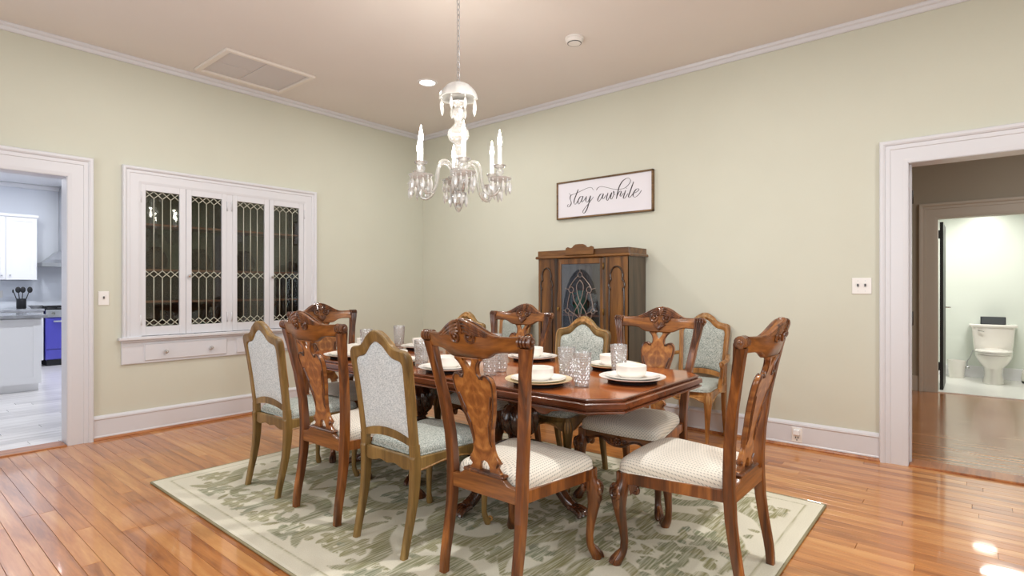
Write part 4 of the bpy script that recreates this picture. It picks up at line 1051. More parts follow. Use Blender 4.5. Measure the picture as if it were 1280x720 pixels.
def make_carved():
    t = thing('carved_dining_chair', 'x', 'chair', group='carved splat-back dining chairs')
    Zs = [0, .04, .10, .20, .30, .40, .48, .60, .75, .88, .97, 1.005]
    Xs = [-.048, -.046, -.038, -.020, -.006, .0, .002, -.004, -.022, -.046, -.064, -.072]
    Ys = [.200, .200, .199, .197, .195, .194, .196, .206, .225, .246, .262, .268]
    for s in (1, -1):
        rings = []
        for z in [i * .0503 for i in range(21)]:
            x, y = interp(Zs, Xs, z), interp(Zs, Ys, z)
            wy = interp([0, .08, .4, .9, 1.0], [.034, .036, .042, .044, .050], z); wx = interp([0, .08, .4, 1.0], [.034, .036, .044, .034], z)
            rings.append([(px, s * py, z) for px, py in rrect(x, y, wx, wy, .006, 2)])
        st = MB().loft(rings, smooth=False).build('rear_post', M['carved'], t)
        ear = MB()
        for k in range(4):
            yy = .247 + k * .0155
            ear.tube([(-.074, s * (yy - .008), 1.030), (-.074, s * (yy - .004), 1.030), (-.074, s * (yy + .004), 1.030), (-.074, s * (yy + .008), 1.030)], [.017, .0245, .0245, .017], 14)
        ear.ball((-.074, s * .305, 1.030), (.010, .006, .010)).build('scroll_ear', M['carving'], st)
        rd = MB()
        for k in range(4):
            yy = -.018 + k * .012
            pth = [(interp(Zs, Xs, z) + .017 + .004 * (z > .97), s * (interp(Zs, Ys, z) + yy * lerp(.5, 1.15, (z - .84) / .2)), z) for z in (.84, .88, .92, .96, 1.0, 1.025)]
            rd.tube(pth, [.0015, .004, .0055, .0065, .007, .007], 8)
        rd.build('reeding', M['carving'], st)
    # crest rail
    bow = lambda y: -.074 - .050 * max(0, 1 - (y / .26) ** 2)
    rx = lambda y, z: bow(y) - .30 * (z - 1.03)
    top = cm2([(0, 1.112), (.02, 1.110), (.05, 1.098), (.09, 1.078), (.12, 1.062), (.155, 1.050), (.20, 1.048), (.252, 1.050)], 4)
    bot = cm2([(.252, .984), (.20, .985), (.165, .984), (.135, .976), (.11, .962), (.085, .954), (.04, .952), (0, .952)], 4)
    outl = dense(mirror_outline(top + bot), .018)
    rings = []
    ys = sorted(set([round(p[0], 4) for p in top] + [round(-p[0], 4) for p in top]))
    def tz(y): return interp([p[0] for p in top], [p[1] for p in top], abs(y))
    def bz(y):
        q = bot[::-1]; return interp([p[0] for p in q], [p[1] for p in q], abs(y))
    for y in [(-.252 + .504 * k / 48) for k in range(49)]:
        zt, zb = tz(y), bz(y)
        sec = [(.5, 0), (.5, 1), (.25, 1), (-.25, 1), (-.5, 1), (-.5, 0)]
        h = .014; e = .005
        ring = [(h, zb + e), (h, (zt + zb) / 2), (h, zt - e), (h - e, zt), (-h + e, zt), (-h, zt - e), (-h, (zt + zb) / 2), (-h, zb + e), (-h + e, zb), (h - e, zb)]
        rings.append([(rx(y, z) + dx, y, z) for dx, z in ring])
    cr = MB().loft(rings, smooth=True).build('crest_rail', M['carved_h'], t)
    cv = MB()
    for face in (1, -1):
        off = face * .017
        for s in (1, -1):
            for (r0, r1, tr_) in ((.030, .004, .0072),):
                sp = spiral((s * .038, 1.041), r0, r1, 1.6, PI / 2, 34, -s)
                cv.tube([(rx(y, z) + off, y, z) for y, z in sp], [lerp(tr_, .004, i / 34) for i in range(35)], 7)
            cv.ball((rx(s * .038, 1.04) + off, s * .038, 1.041), .0085)
            for k in range(4):
                pts = []
                for q in range(9):
                    u = q / 8; y = .010 + (.165 - .024 * k) * u
                    z = tz(y) - .004 - .0145 * k * (1 - u * .5) - .004 * math.sin(u * PI) * k * .3
                    pts.append((rx(y, z) + off * (1 - .35 * u), s * y, z))
                cv.tube(pts, [.004, .0075, .0088, .0088, .008, .007, .006, .0045, .002], 7)
            if face == 1:   # heart of leaves under the volutes
                for k in range(4):
                    a = .12 + k * .34
                    pts = [(rx(0, .965) + off, s * .002, .966), (rx(0, .985) + off + .003, s * (.012 * math.sin(a) + .002), .966 + .024 * math.cos(a * .6)), (rx(.03, 1.0) + off, s * (.006 + .040 * math.sin(a)), .975 + .046 * math.cos(a * .8))]
                    cv.tube(catmull(pts, 4), [.003, .0045, .006, .0065, .0065, .006, .005, .004, .002], 7)
        for k in (-1, 0, 1):
            cv.tube([(rx(0, 1.05) + off, 0, 1.056), (rx(0, 1.08) + off, k * .007, 1.085), (rx(0, 1.11) + off * .7, k * .016, 1.112)], [.005, .0075, .003], 8)
    for yy in (-.014, 0, .014): cv.ball((rx(0, 1.1), yy, 1.110 - abs(yy) * .2), (.017, .009, .007))
    cv.build('acanthus_carving', M['carving'], cr)
    # splat
    sx = lambda z: .004 - .112 * max(0, (z - .465) / .49) ** 1.5
    W0 = [(.070, .956), (.068, .945), (.052, .936), (.044, .925), (.040, .905), (.040, .888), (.047, .876), (.058, .871), (.066, .877), (.080, .884), (.096, .880), (.108, .866), (.112, .845), (.109, .815), (.101, .775), (.091, .735), (.079, .695), (.066, .655), (.058, .615), (.056, .585), (.058, .560), (.066, .540), (.078, .525), (.083, .515), (.078, .503), (.070, .496), (.074, .485), (.086, .472), (.092, .464)]
    W0 = cm2(W0, 3)
    outer_ = dense([(u, v) for u, v in W0] + [(-u, v) for u, v in reversed(W0)], .012)
    tri = [(0, .908), (.010, .920), (.022, .940), (.026, .950), (-.026, .950), (-.022, .940), (-.010, .920)]
    arch = [(.028, .470), (.026, .490), (.016, .508), (0, .514), (-.016, .508), (-.026, .490), (-.028, .470)]
    sp_ = filled([outer_, tri, arch], .020, .003, lambda u, v, w_: (sx(v) + w_, u, v)).build('splat', M['splat'], t)
    sv = MB()
    for face in (1, -1):
        off = face * .010
        for s in (1, -1):
            seg = [p for p in W0 if .60 < p[1] < .885 and p[0] > .05]
            pts = [(u - .006, v) for u, v in seg]
            sv.tube([(sx(v) + off, s * u, v) for u, v in pts], [lerp(.0055, .003, i / len(pts)) for i in range(len(pts))], 7)
            for k in range(3):
                v0 = .80 - .055 * k
                c0 = interp([.56, .585, .615, .655, .695, .735, .775, .815, .85], [.058, .056, .058, .066, .079, .091, .101, .109, .112], v0)
                v1 = v0 - .11
                c1 = interp([.56, .585, .615, .655, .695, .735, .775, .815, .85], [.058, .056, .058, .066, .079, .091, .101, .109, .112], v1)
                pts = [(c0 - .016, v0), (c0 - .026, v0 - .03), (c1 - .012, v1 + .03), (c1 - .006, v1)]
                sv.tube([(sx(v) + off, s * u, v) for u, v in cm2(pts, 4)], [.002] + [.006] * 8 + [.005, .004, .003, .002], 7)
            sv.ball((sx(.872) + off * .6, s * .058, .874), (.010, .010, .009))
            sv.tube([(sx(v) + off, s * u, v) for u, v in ((.080, .513), (.070, .503), (.066, .494))], [.006, .005, .003], 7)
            nk = [(.066, .95), (.048, .932), (.038, .91), (.037, .888), (.046, .872)]
            sv.tube([(sx(v) + off, s * u, v) for u, v in cm2(nk, 3)], .0028, 6)
    sv.build('splat_carving', M['carving'], sp_)
    # seat frame
    rr_ = dense(mirror_outline([(0, .458), (.105, .458), (.118, .448), (.135, .436), (.178, .430), (.178, .372), (0, .372)]), .03)
    filled([rr_], .026, .002, lambda u, v, w_: (-.006 + w_, u, v)).build('rear_rail', M['carved_h'], t)
    MB().box(-.024, .020, -.112, .112, .456, .470, .005).build('splat_shoe', M['carving'], t)
    for s in (1, -1):
        MB().loft([[(.018, s * .176, .374), (.018, s * .204, .374), (.018, s * .204, .422), (.018, s * .176, .422)], [(.455, s * .222, .366), (.455, s * .250, .366), (.455, s * .250, .416), (.455, s * .222, .416)]], smooth=False).build('side_rail', M['carved'], t)
    fr = [(0, .416), (.225, .416), (.225, .372), (.205, .362), (.18, .360), (.155, .368), (.13, .378), (.10, .378), (.075, .368), (.05, .352), (.025, .345), (0, .343)]
    f_ = filled([dense(mirror_outline(fr), .02)], .026, .003, lambda u, v, w_: (.462 + w_ - .12 * u * u, u, v)).build('front_rail', M['carved_h'], t)
    fc = MB()
    low = cm2(fr[2:], 3)
    for s in (1, -1): fc.tube([(.478 - .12 * u * u, s * u, v + .004) for u, v in low], .0065, 7)
    for k in range(7):
        a = 2 * PI * k / 7
        fc.ball((.481, .017 * math.cos(a), .372 + .017 * math.sin(a)), (.008, .010, .010), 8, 5)
    fc.ball((.484, 0, .372), (.009, .008, .008))
    for s in (1, -1): fc.tube([(.480, s * y, z) for y, z in spiral((.045, .372), .014, .003, 1.2, 0, 14)], .004, 6)
    fc.build('apron_carving', M['carving'], f_)
    for s in (1, -1):
        d = Vector((.80, .60 * s))
        ks = [(.416, 0, .026), (.385, .0, .027), (.362, .006, .031), (.335, .016, .038), (.30, .022, .036), (.26, .021, .030), (.21, .013, .0245), (.16, .004, .020), (.11, -.002, .0175), (.075, .000, .0175), (.05, .009, .021), (.03, .022, .025), (.014, .032, .026), (0, .034, .022)]
        rings = []
        for z, o, r in ks:
            c = Vector((.452, s * .232)) + d * o
            rings.append([(c.x + r * math.cos(2 * PI * k / 14) * (1.0), c.y + r * math.sin(2 * PI * k / 14), z) for k in range(14)])
        lg = MB().loft(rings)
        lg = lg.build('front_leg', M['carved'], t)
        MB().box(.430, .480, min(s * .205, s * .255), max(s * .205, s * .255), .362, .416, .004).build('corner_block', M['carved'], lg)
        kc = MB()
        for ang in (-.75, .75):
            dd = Vector((d.x * math.cos(ang) - d.y * math.sin(ang), d.x * math.sin(ang) + d.y * math.cos(ang))); tt = Vector((-dd.y, dd.x))
            c = Vector((.452, s * .232)) + d * .014
            spp = spiral((0, .322), .029, .005, 1.4, PI / 2, 22, 1 if ang > 0 else -1)
            kc.tube([(c.x + dd.x * .036 + tt.x * u, c.y + dd.y * .036 + tt.y * u, v) for u, v in spp], .0078, 7)
            kc.ball((c.x + dd.x * .036, c.y + dd.y * .036, .322), .008)
            for k in range(3):
                u0 = (-.014 + .014 * k)
                kc.tube([(c.x + dd.x * .036 + tt.x * u0, c.y + dd.y * .036 + tt.y * u0, .30), (c.x + dd.x * .033 + tt.x * u0 * .7, c.y + dd.y * .033 + tt.y * u0 * .7, .275), (c.x + dd.x * .026 + tt.x * u0 * .3, c.y + dd.y * .026 + tt.y * u0 * .3, .245)], [.005, .008, .003], 6)
        for k in range(5):
            a = -.9 + .45 * k
            dd = Vector((d.x * math.cos(a) - d.y * math.sin(a), d.x * math.sin(a) + d.y * math.cos(a)))
            c = Vector((.452, s * .232)) + d * .008
            kc.tube([(c.x + dd.x * .026, c.y + dd.y * .026, .362), (c.x + dd.x * .039, c.y + dd.y * .039, .348), (c.x + dd.x * .046, c.y + dd.y * .046, .328)], [.004, .008, .004], 6)
        # scroll brackets beside the knee
        for (ax, ay) in ((-1, 0), (0, -s)):
            b0 = Vector((.452 + ax * .028 + (0 if ax else .004), s * .238 + ay * .028))
            kc.tube([(b0.x + ax * u, b0.y + ay * u, v) for u, v in spiral((.030, .345), .022, .005, 1.1, PI * .9, 18, -1)], .009, 8)
            kc.loft([[(b0.x - abs(ay) * .01, b0.y - abs(ax) * .01, .366), (b0.x + ax * .05 - abs(ay) * .01, b0.y + ay * .05 - abs(ax) * .01, .366), (b0.x + ax * .012 - abs(ay) * .01, b0.y + ay * .012 - abs(ax) * .01, .322)],
                     [(b0.x + abs(ay) * .01, b0.y + abs(ax) * .01, .366), (b0.x + ax * .05 + abs(ay) * .01, b0.y + ay * .05 + abs(ax) * .01, .366), (b0.x + ax * .012 + abs(ay) * .01, b0.y + ay * .012 + abs(ax) * .01, .322)]], smooth=False)
        o = kc.build('knee_carving', M['carving'], lg); o['kind'] = 'stuff'
        ft = MB(); c = Vector((.452, s * .232))
        for a in (-.5, 0, .5):
            dd = Vector((d.x * math.cos(a) - d.y * math.sin(a), d.x * math.sin(a) + d.y * math.cos(a)))
            ft.tube([(c.x + d.x * .006 + dd.x * .008, c.y + d.y * .006 + dd.y * .008, .07), (c.x + d.x * .02 + dd.x * .016, c.y + d.y * .02 + dd.y * .016, .042), (c.x + d.x * .03 + dd.x * .024, c.y + d.y * .03 + dd.y * .024, .020), (c.x + d.x * .034 + dd.x * .030, c.y + d.y * .034 + dd.y * .030, .008)], [.004, .009, .0105, .006], 8)
        ft.build('claw_foot', M['carving'], lg)
    ol = rounded([(.014, .166), (.014, -.166), (.03, -.186), (.478, -.252), (.478, .252), (.03, .186)], [.004, .004, .01, .055, .055, .01], 6)
    ol = dense(ol, .025)
    ol = [(x + (.022 * (1 - (y / .25) ** 2) if x > .40 else 0), y) for x, y in ol]
    cushion(ol, .412, .502, M['dash'], t)
    piping(ol, .417, M['dash'], t)
    return t

def make_french(arms=False):
    nm = 'upholstered_armchair' if arms else 'upholstered_dining_chair'
    t = thing(nm, 'x', 'chair', group='upholstered wall armchairs' if arms else 'upholstered French dining chairs')
    Wd = M['honey'] if arms else M['olive']
    cvm = M['olive_carve']
    k_ = 1.0
    lean = lambda z: .0 - .082 * max(0, (z - .44) / .6) ** 1.25
    out_ = [(.205, .470), (.206, .55), (.207, .65), (.210, .75), (.216, .85), (.219, .895), (.216, .923), (.203, .941), (.178, .949), (.148, .953), (.120, .962), (.096, .980), (.074, 1.004), (.022, 1.034), (0, 1.036)]
    inn_ = [(.164, .470), (.166, .55), (.168, .65), (.171, .75), (.176, .84), (.177, .870), (.171, .888), (.157, .898), (.138, .902), (.114, .907), (.092, .919), (.070, .940), (.048, .961), (.016, .979), (0, .980)]
    O = cm2(out_, 2); I = cm2(inn_, 2)
    O = O + [(-u, v) for u, v in reversed(O[:-1])]; I = I + [(-u, v) for u, v in reversed(I[:-1])]
    rings = []
    for (ou, ov), (iu, iv) in zip(O, I):
        du, dv = iu - ou, iv - ov; L = math.hypot(du, dv); e = .006 / L
        P = lambda f: (ou + du * f, ov + dv * f)
        h = .018
        sec = [(0, h - .006), (e, h), (.4, h + .003), (1 - e * 1.6, h - .002), (1, h - .010), (1, -h + .006), (1 - e, -h), (e, -h), (0, -h + .006)]
        rings.append([(lean(P(f)[1]) + w_, P(f)[0], P(f)[1]) for f, w_ in sec])
    bf = MB().loft(rings).build('back_frame', Wd, t)
    # carved shell and leaves along the top of the frame (front face)
    cv = MB()
    for s in (1, -1):
        for k in range(3):
            pts = [(u * s, v) for u, v in ((.004, 1.012), (.03 + .006 * k, 1.014 - .010 * k), (.065 + .012 * k, .996 - .012 * k), (.10 - .012 * k, .970 - .002 * k))]
            cv.tube([(lean(v) + .021, u, v) for u, v in cm2(pts, 4)], [.002, .004, .005, .006, .006, .006, .005, .005, .004, .003, .003, .002, .002], 6)
        edge_ = [(u - .006 if u > .05 else u, v - .006) for u, v in O[: len(O) // 2 + 1] if v > .60]
        cv.tube([(lean(v) + .019, s * u, v) for u, v in edge_], .0032, 6)
    for k in range(5):
        a = -.8 + .4 * k
        cv.tube([(lean(1.0) + .022, 0, .995), (lean(1.02) + .024, .016 * math.sin(a), .995 + .018 * math.cos(a)), (lean(1.03) + .016, .030 * math.sin(a), .998 + .036 * math.cos(a))], [.003, .006, .004], 6)
    cv.build('crest_carving', cvm, bf)
    # arched lower rail
    rings = []
    for i in range(17):
        u = -.170 + .34 * i / 16; ar = .030 * (1 - (u / .17) ** 2)
        z0, z1 = .500 + ar * .8, .536 + ar
        rings.append([(lean(z0) + w_, u, z) for w_, z in ((.014, z0), (.014, z1 - .004), (.010, z1), (-.010, z1), (-.014, z1 - .004), (-.014, z0))])
    MB().loft(rings).build('lower_back_rail', Wd, t)
    # back upholstery: padded front, flat rear
    inner = [(u * 1.01, v) for u, v in I]
    inner = [p for p in inner if p[1] > .53]
    bots = [(-.166 + .332 * k / 10, .535 + .030 * (1 - ((-.166 + .332 * k / 10) / .17) ** 2)) for k in range(11)]
    loop = inner + bots
    cy_ = .74
    def scaled(s, off): return [(lean(cy_ + (v - cy_) * s) + off, u * s, cy_ + (v - cy_) * s) for u, v in loop]
    MB().loft([scaled(1, -.002), scaled(1.0, .006), scaled(.98, .014), scaled(.90, .024), scaled(.7, .031), scaled(.4, .034), scaled(.1, .035)]).build('back_cushion', M['tweed'], t)
    MB().loft([scaled(1, -.004), scaled(1.0, -.008), scaled(.97, -.011), scaled(.6, -.012), scaled(.1, -.012)]).build('back_panel', M['tweed_back'], t)
    # rear legs
    for s in (1, -1):
        rings = []
        for z in (0, .03, .08, .16, .24, .32, .40, .445, .455, .48, .50, .508):
            x = interp([0, .08, .16, .24, .32, .40, .5], [-.062, -.045, -.026, -.011, -.003, 0, lean(.5)], z)
            y = interp([0, .2, .4, .5], [.182, .184, .188, .187], z)
            wx = interp([0, .1, .3, .42, .452, .455, .508], [.032, .034, .044, .050, .050, .040, .040], z); wy = interp([0, .1, .3, .45, .456, .508], [.030, .032, .036, .040, .042, .040], z)
            rings.append([(px, s * py, z) for px, py in rrect(x, y, wx, wy, .007, 2)])
        MB().loft(rings, smooth=False).build('rear_leg', Wd, t)
    # seat rails with shaped aprons
    FX = .455; FW = .235
    ap = [(0, .448), (.165, .448), (.165, .392), (.15, .386), (.12, .384), (.09, .390), (.06, .400), (.03, .396), (0, .390)]
    filled([dense(mirror_outline(ap), .02)], .024, .003, lambda u, v, w_: (-.004 + w_, u, v)).build('rear_rail', Wd, t)
    apf = [(0, .448), (FW - .01, .448), (FW - .01, .372), (FW - .03, .366), (.17, .380), (.13, .398), (.09, .402), (.05, .392), (.02, .378), (0, .374)]
    fr_ = filled([dense(mirror_outline(apf), .02)], .026, .003, lambda u, v, w_: (FX + w_ + .03 * (1 - (u / FW) ** 2), u, v)).build('front_rail', Wd, t)
    fe = MB()
    for s in (1, -1): fe.tube([(FX + .014 + .03 * (1 - (u / FW) ** 2), s * u, v + .004) for u, v in cm2(apf[2:], 3)], .0055, 6)
    fe.build('apron_bead', cvm, fr_)
    for s in (1, -1):
        y0, y1 = .19, FW
        pr = [(0, .448), (1, .448), (1, .370), (.92, .366), (.80, .384), (.65, .402), (.45, .408), (.25, .400), (.08, .388), (0, .388)]
        sd2 = filled([dense([(u * .44 + .012, v) for u, v in pr], .02)], .024, .003, lambda u, v, w_: (u, s * (y0 + (y1 - y0) * u / .45) + w_, v)).build('side_rail', Wd, t)
        MB().tube([(u * .44 + .012, s * (y0 + (y1 - y0) * u + .012), v + .004) for u, v in cm2(pr[2:], 2)], .005, 6).build('apron_bead', cvm, sd2)
        d = Vector((.78, .62 * s))
        ks = [(.448, 0, .024), (.42, .004, .030), (.385, .012, .034), (.35, .014, .031), (.29, .010, .025), (.21, .002, .0195), (.13, -.005, .0155), (.07, -.006, .014), (.045, -.002, .016), (.025, .008, .019), (.008, .012, .018), (0, .012, .014)]
        rings = []
        for z, o, r in ks:
            c = Vector((FX - .005, s * (FW - .018))) + d * o
            rings.append([(c.x + r * math.cos(2 * PI * k / 14), c.y + r * math.sin(2 * PI * k / 14), z) for k in range(14)])
        lg = MB().loft(rings).build('front_leg', Wd, t)
        kc = MB(); c = Vector((FX - .005, s * (FW - .018)))
        for a in (-.6, 0, .6):
            dd = Vector((d.x * math.cos(a) - d.y * math.sin(a), d.x * math.sin(a) + d.y * math.cos(a)))
            kc.tube([(c.x + d.x * .008 + dd.x * .026, c.y + d.y * .008 + dd.y * .026, .425), (c.x + d.x * .012 + dd.x * .033, c.y + d.y * .012 + dd.y * .033, .39), (c.x + d.x * .012 + dd.x * .027, c.y + d.y * .012 + dd.y * .027, .34)], [.004, .006, .002], 6)
        kc.tube([(c.x + d.x * u, c.y + d.y * u, v) for u, v in spiral((.026, .026), .014, .004, 1.1, PI, 14, -1)], .006, 7)
        o = kc.build('leg_carving', cvm, lg); o['kind'] = 'stuff'
    ol = rounded([(.016, .160), (.016, -.160), (.03, -.186), (FX + .014, -FW), (FX + .014, FW), (.03, .186)], [.004, .004, .012, .06, .06, .012], 6)
    ol = dense(ol, .025)
    ol = [(x + (.03 * (1 - (y / FW) ** 2) if x > .38 else 0), y) for x, y in ol]
    cushion(ol, .446, .512, M['tweed'], t)
    piping(ol, .452, M['tweed'], t)
    if arms:
        for s in (1, -1):
            pth = catmull([(lean(.70), s * .212, .685), (.08, s * .245, .680), (.18, s * .272, .668), (.255, s * .272, .662), (.29, s * .268, .650)], 5)
            am = MB().tube(pth, [.016] * 4 + [.018] * (len(pth) - 8) + [.019, .020, .021, .020], 10)
            am.tube([(.285 + u, s * .268, v) for u, v in spiral((0, .640), .020, .004, 1.2, PI / 2, 16, -1)], .012, 8)
            am = am.build('arm', Wd, t)
            MB().tube(catmull([(.275, s * .268, .64), (.262, s * .262, .585), (.215, s * .238, .52), (.20, s * .224, .46), (.205, s * .222, .42)], 5), [.015] * 10 + [.018] * 11, 10).build('arm_post', Wd, am)
    return t

def place(first, copies):
    """copies: (x, y, degrees, z, label)"""
    for i, (x, y, a, z, lb) in enumerate(copies):
        if i == 0:
            first.location = (x, y, z); first.rotation_euler = (0, 0, math.radians(a)); first['label'] = lb
        else: dup(first, (x, y, z), math.radians(a), lb)
ca = make_carved()
place(ca, [
    (1.705, 1.575, .5, RZ, 'carved brown splat-back chair seen from behind, nearest on the long side of the table'),
    (1.660, 2.745, 1.0, RZ, 'carved brown splat-back chair seen from behind between the two olive upholstered chairs'),
    (2.446, .752, 89.8, RZ, 'carved brown chair seen edge-on at the near short end of the table'),
    (3.235, 1.555, 181.5, RZ, 'carved brown chair facing us between table and wall armchair, right of the cabinet'),
    (3.235, 2.690, 180.5, RZ, 'carved brown chair facing us in front of the cabinet\'s left side'),
    (2.440, 3.965, -91.0, RZ, 'carved brown chair at the far short end of the table before the leaded doors')])
fc_ = make_french()
place(fc_, [
    (1.672, 2.178, .5, RZ, 'olive wood chair with pale upholstered back, between two carved chairs in front'),
    (1.660, 3.330, 1.0, RZ, 'olive wood chair with pale upholstered back, farthest left of all chairs'),
    (3.235, 2.115, 180.0, RZ, 'upholstered chair facing us before the cabinet\'s oval glass door'),
    (3.235, 3.270, 180.0, RZ, 'upholstered chair mostly hidden, its crest showing behind the nearest carved chair')])
ac = make_french(True)
place(ac, [
    (4.655, 1.790, 180, 0, 'honey wood upholstered armchair against the wall right of the walnut cabinet'),
    (4.655, 3.900, 180, 0, 'honey wood upholstered armchair against the wall left of the walnut cabinet')])

# ================================================================== tableware
TZ = .7702
def lathe_thing(name, lb, cat, loc, prof, mat, group, n=40, part_name=None):
    o = MB().lathe(prof, n).build(name, mat, None, loc); return tag(o, lb, cat, group)
CHP = [(.070, 0), (.085, .0), (.088, .003), (.12, .008), (.160, .017), (.168, .021), (.168, .024), (.160, .0225), (.12, .0125), (.09, .0075), (.001, .0070)]
PLP = [(.065, 0), (.078, 0), (.081, .003), (.11, .009), (.133, .017), (.138, .020), (.138, .0225), (.130, .0205), (.108, .012), (.085, .007), (.001, .0065)]
BOP = [(.045, 0), (.055, 0), (.057, .004), (.068, .010), (.076, .022), (.078, .04), (.078, .060), (.0765, .0615), (.0745, .060), (.074, .035), (.070, .018), (.055, .010), (.001, .009)]
SET = [
    (2.190, 1.665, 'cream', 'before the nearest carved chair'),
    (2.560, 1.345, 'white', 'at the near short end of the table'),
    (2.890, 1.640, 'cream', 'before the carved chair facing us on the right'),
    (2.900, 2.260, 'white', 'before the upholstered chair by the oval cabinet door'),
    (2.200, 2.330, 'white', 'before the olive upholstered chair between two carved chairs'),
    (2.190, 2.800, 'white', 'before the carved chair between the two olive chairs'),
    (2.900, 2.780, 'white', 'before the carved chair by the cabinet\'s left side'),
    (2.870, 3.330, 'white', 'before the mostly hidden upholstered chair'),
    (2.190, 3.300, 'white', 'before the farthest left olive chair'),
    (2.590, 3.670, 'white', 'at the far short end of the table')]
charger_me = {c: MB().lathe(CHP, 40).mesh('rim_plate', M['charger_' + c]) for c in ('cream', 'white')}
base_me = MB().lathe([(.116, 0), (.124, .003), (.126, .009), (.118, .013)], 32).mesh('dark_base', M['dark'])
for x, y, c, wh in SET:
    cg = thing('charger', f'{c} charger plate on a dark base {wh}', 'plate', (x, y, TZ), 0, 'charger plates')
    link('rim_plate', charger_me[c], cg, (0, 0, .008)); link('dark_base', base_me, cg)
    lathe_thing('dinner_plate', f'white dinner plate {wh}', 'plate', (x, y, TZ + .0158), PLP, M['porc'], 'dinner plates')
    lathe_thing('bowl', f'white straight-sided bowl {wh}', 'bowl', (x + .012, y + .012, TZ + .0228), BOP, M['porc'], 'white bowls')
def hob(th, z): return 1 + .07 * math.sin(14 * th + (PI if int(z / .0125) % 2 else 0)) * (1 if .018 < z < .150 else 0)
gp = [(.001, 0), (.031, 0), (.034, .004), (.034, .016)]
z = .020
while z < .15:
    r = .034 + .012 * (z / .165); gp += [(r * .96, z), (r * 1.035, z + .006)]; z += .0125
gp += [(.0455, .155), (.0465, .168), (.0445, .169), (.0435, .155), (.033, .03), (.030, .018), (.001, .016)]
for x, y, lb in [
    (2.275, 1.465, 'tall hobnail glass near the clipped table corner, left of the end setting'),
    (2.400, 1.640, 'hobnail glass close behind the glass at the clipped table corner'),
    (2.700, 1.500, 'hobnail glass behind the end bowl'),
    (2.245, 2.040, 'hobnail glass seen through the nearest chair back, left one'),
    (2.372, 2.075, 'hobnail glass seen through the nearest chair back, right one'),
    (2.190, 2.545, 'hobnail glass between the nearest olive chair and the nearest carved chair'),
    (2.470, 3.500, 'hobnail glass showing just left of the nearest olive chair back'),
    (2.890, 3.640, 'hobnail glass just above the nearest olive chair back'),
    (2.80, 2.50, 'hobnail glass in the middle of the far table side, hidden by the nearest chair back')]:
    o = MB().lathe(gp, 42, mod=lambda th, z: hob(th, z), smooth=False).build('tumbler', M['tumbler'], None, (x, y, TZ))
    tag(o, lb, 'glass', 'hobnail tumblers')

# ================================================================== chandelier
HX, HY, HZ = 2.57, 2.62, 1.75
ch = thing('chandelier', 'crystal chandelier with six candle lamps hanging over the dining table', 'chandelier', (HX, HY, HZ))
MB().lathe([(.001, 0), (.012, .008), (.022, .03), (.012, .045), (.03, .055), (.052, .085), (.056, .11), (.05, .13), (.02, .145), (.03, .16), (.022, .18), (.022, .235), (.05, .245), (.055, .27), (.05, .29), (.024, .30), (.022, .33), (.04, .355), (.042, .39), (.024, .415), (.02, .44), (.03, .455), (.056, .475), (.068, .51), (.062, .545), (.035, .572), (.022, .59), (.022, .61), (.034, .63), (.038, .655), (.032, .68), (.022, .695), (.045, .715), (.048, .73), (.02, .75), (.016, .80), (.016, .86)], 16, mod=lambda th, z: 1 + .05 * math.cos(8 * th)).build('stem', M['crystal'], ch)
MB().lathe([(.122, .752), (.120, .775), (.108, .805), (.085, .83), (.05, .85), (.018, .857), (.018, .851), (.048, .843), (.08, .823), (.102, .80), (.114, .773), (.116, .752)], 32, mod=lambda th, z: 1 + .04 * math.cos(8 * th)).build('canopy_dome', M['crystal_drop'], ch)
MB().lathe([(.03, .175), (.08, .185), (.105, .205), (.108, .21), (.078, .195), (.03, .182)], 32, mod=lambda th, z: 1 + .05 * math.cos(12 * th)).build('lower_dish', M['crystal'], ch)
drop = MB()
drop.ball((0, 0, -.008), (.006, .006, .006), 6, 4)
drop.lathe([(.0015, -.016), (.009, -.035), (.0125, -.058), (.010, -.078), (.001, -.100)], 6, mod=lambda th, z: .8 + .3 * abs(math.cos(th)), smooth=False)
drop_me = drop.mesh('pendant', M['crystal_drop'])
sdrop = MB(); sdrop.ball((0, 0, -.006), .005, 6, 4); sdrop.ball((0, 0, -.017), .0055, 6, 4)
sdrop.lathe([(.0015, -.024), (.0075, -.036), (.009, -.050), (.001, -.074)], 6, smooth=False)
sdrop_me = sdrop.mesh('pendant', M['crystal_drop'])
for k in range(8):
    a = 2 * PI * (k + .5) / 8
    link('pendant', drop_me, ch, (.116 * math.cos(a), .116 * math.sin(a), .75), (0, 0, a))
for k in range(14):
    a = 2 * PI * k / 14
    link('pendant', sdrop_me, ch, (.100 * math.cos(a), .100 * math.sin(a), .203), (0, 0, a))
for k in range(8):
    a = 2 * PI * (k + .5) / 8
    link('pendant', drop_me, ch, (.056 * math.cos(a), .056 * math.sin(a), .135), (0, 0, a))
chm = MB(); zc = .855
i = 0
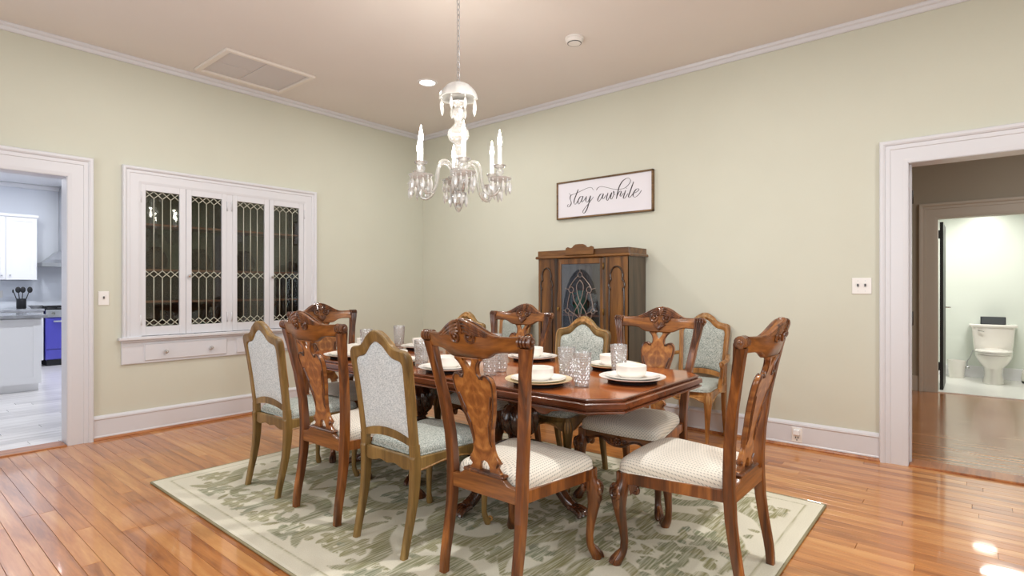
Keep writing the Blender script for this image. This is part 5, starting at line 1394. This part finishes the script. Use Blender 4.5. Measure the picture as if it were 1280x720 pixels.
while zc < CZ - HZ - .03:
    lp = []
    for k in range(13):
        a = 2 * PI * k / 12; u = .011 * math.cos(a); v = .021 * math.sin(a)
        lp.append((u if i % 2 else 0, 0 if i % 2 else u, zc + .02 + v))
    chm.tube(lp, .003, 6); zc += .0345; i += 1
chm.build('chain', M['steel'], ch)
MB().lathe([(.055, CZ - HZ), (.055, CZ - HZ - .012), (.035, CZ - HZ - .03), (.008, CZ - HZ - .035), (.008, CZ - HZ)], 24).build('ceiling_rose', M['steel'], ch)
def arm_parts(k):
    a = math.radians(-8 + 60 * k)
    pth = catmull([(.035, 0, .265), (.065, 0, .305), (.10, 0, .328), (.140, 0, .312), (.158, 0, .26), (.166, 0, .19), (.19, 0, .130), (.235, 0, .102), (.272, 0, .118), (.288, 0, .15), (.290, 0, .185)], 4)
    rot = lambda p: (p[0] * math.cos(a) - p[1] * math.sin(a), p[0] * math.sin(a) + p[1] * math.cos(a), p[2])
    am = MB().tube([rot(p) for p in pth], .0105, 10).build('arm', M['crystal'], ch)
    c = rot((.29, 0, 0))
    MB().lathe([(.018, .180), (.05, .187), (.074, .205), (.076, .210), (.048, .197), (.018, .193)], 28, c, lambda th, z: 1 + .05 * math.cos(10 * th)).build('bobeche', M['crystal_drop'], am)
    MB().lathe([(.012, .193), (.02, .208), (.012, .222), (.024, .240), (.026, .255), (.014, .27), (.034, .278), (.042, .290), (.040, .292), (.012, .284)], 20, c, lambda th, z: 1 + .04 * math.cos(10 * th)).build('candle_cup', M['crystal'], am)
    MB().lathe([(.0135, .285), (.0135, .412), (.010, .416)], 16, c).build('candle', M['candle'], am)
    MB().lathe([(.008, .416), (.014, .430), (.016, .446), (.012, .472), (.006, .50), (.001, .522)], 14, c).build('bulb', M['bulb'], am)
    for j in range(12):
        b2 = 2 * PI * j / 12
        link('pendant', sdrop_me if j % 2 else drop_me, am, (c[0] + .066 * math.cos(b2), c[1] + .066 * math.sin(b2), .201), (0, 0, b2))
    l = bpy.data.lights.new('candle_light', 'POINT'); l.energy = 2.8; l.color = (1, .93, .82); l.shadow_soft_size = .008
    lo = bpy.data.objects.new('candle_light', l); COL.objects.link(lo); lo.parent = ch; lo.location = (c[0], c[1], .53)
for k in range(6): arm_parts(k)
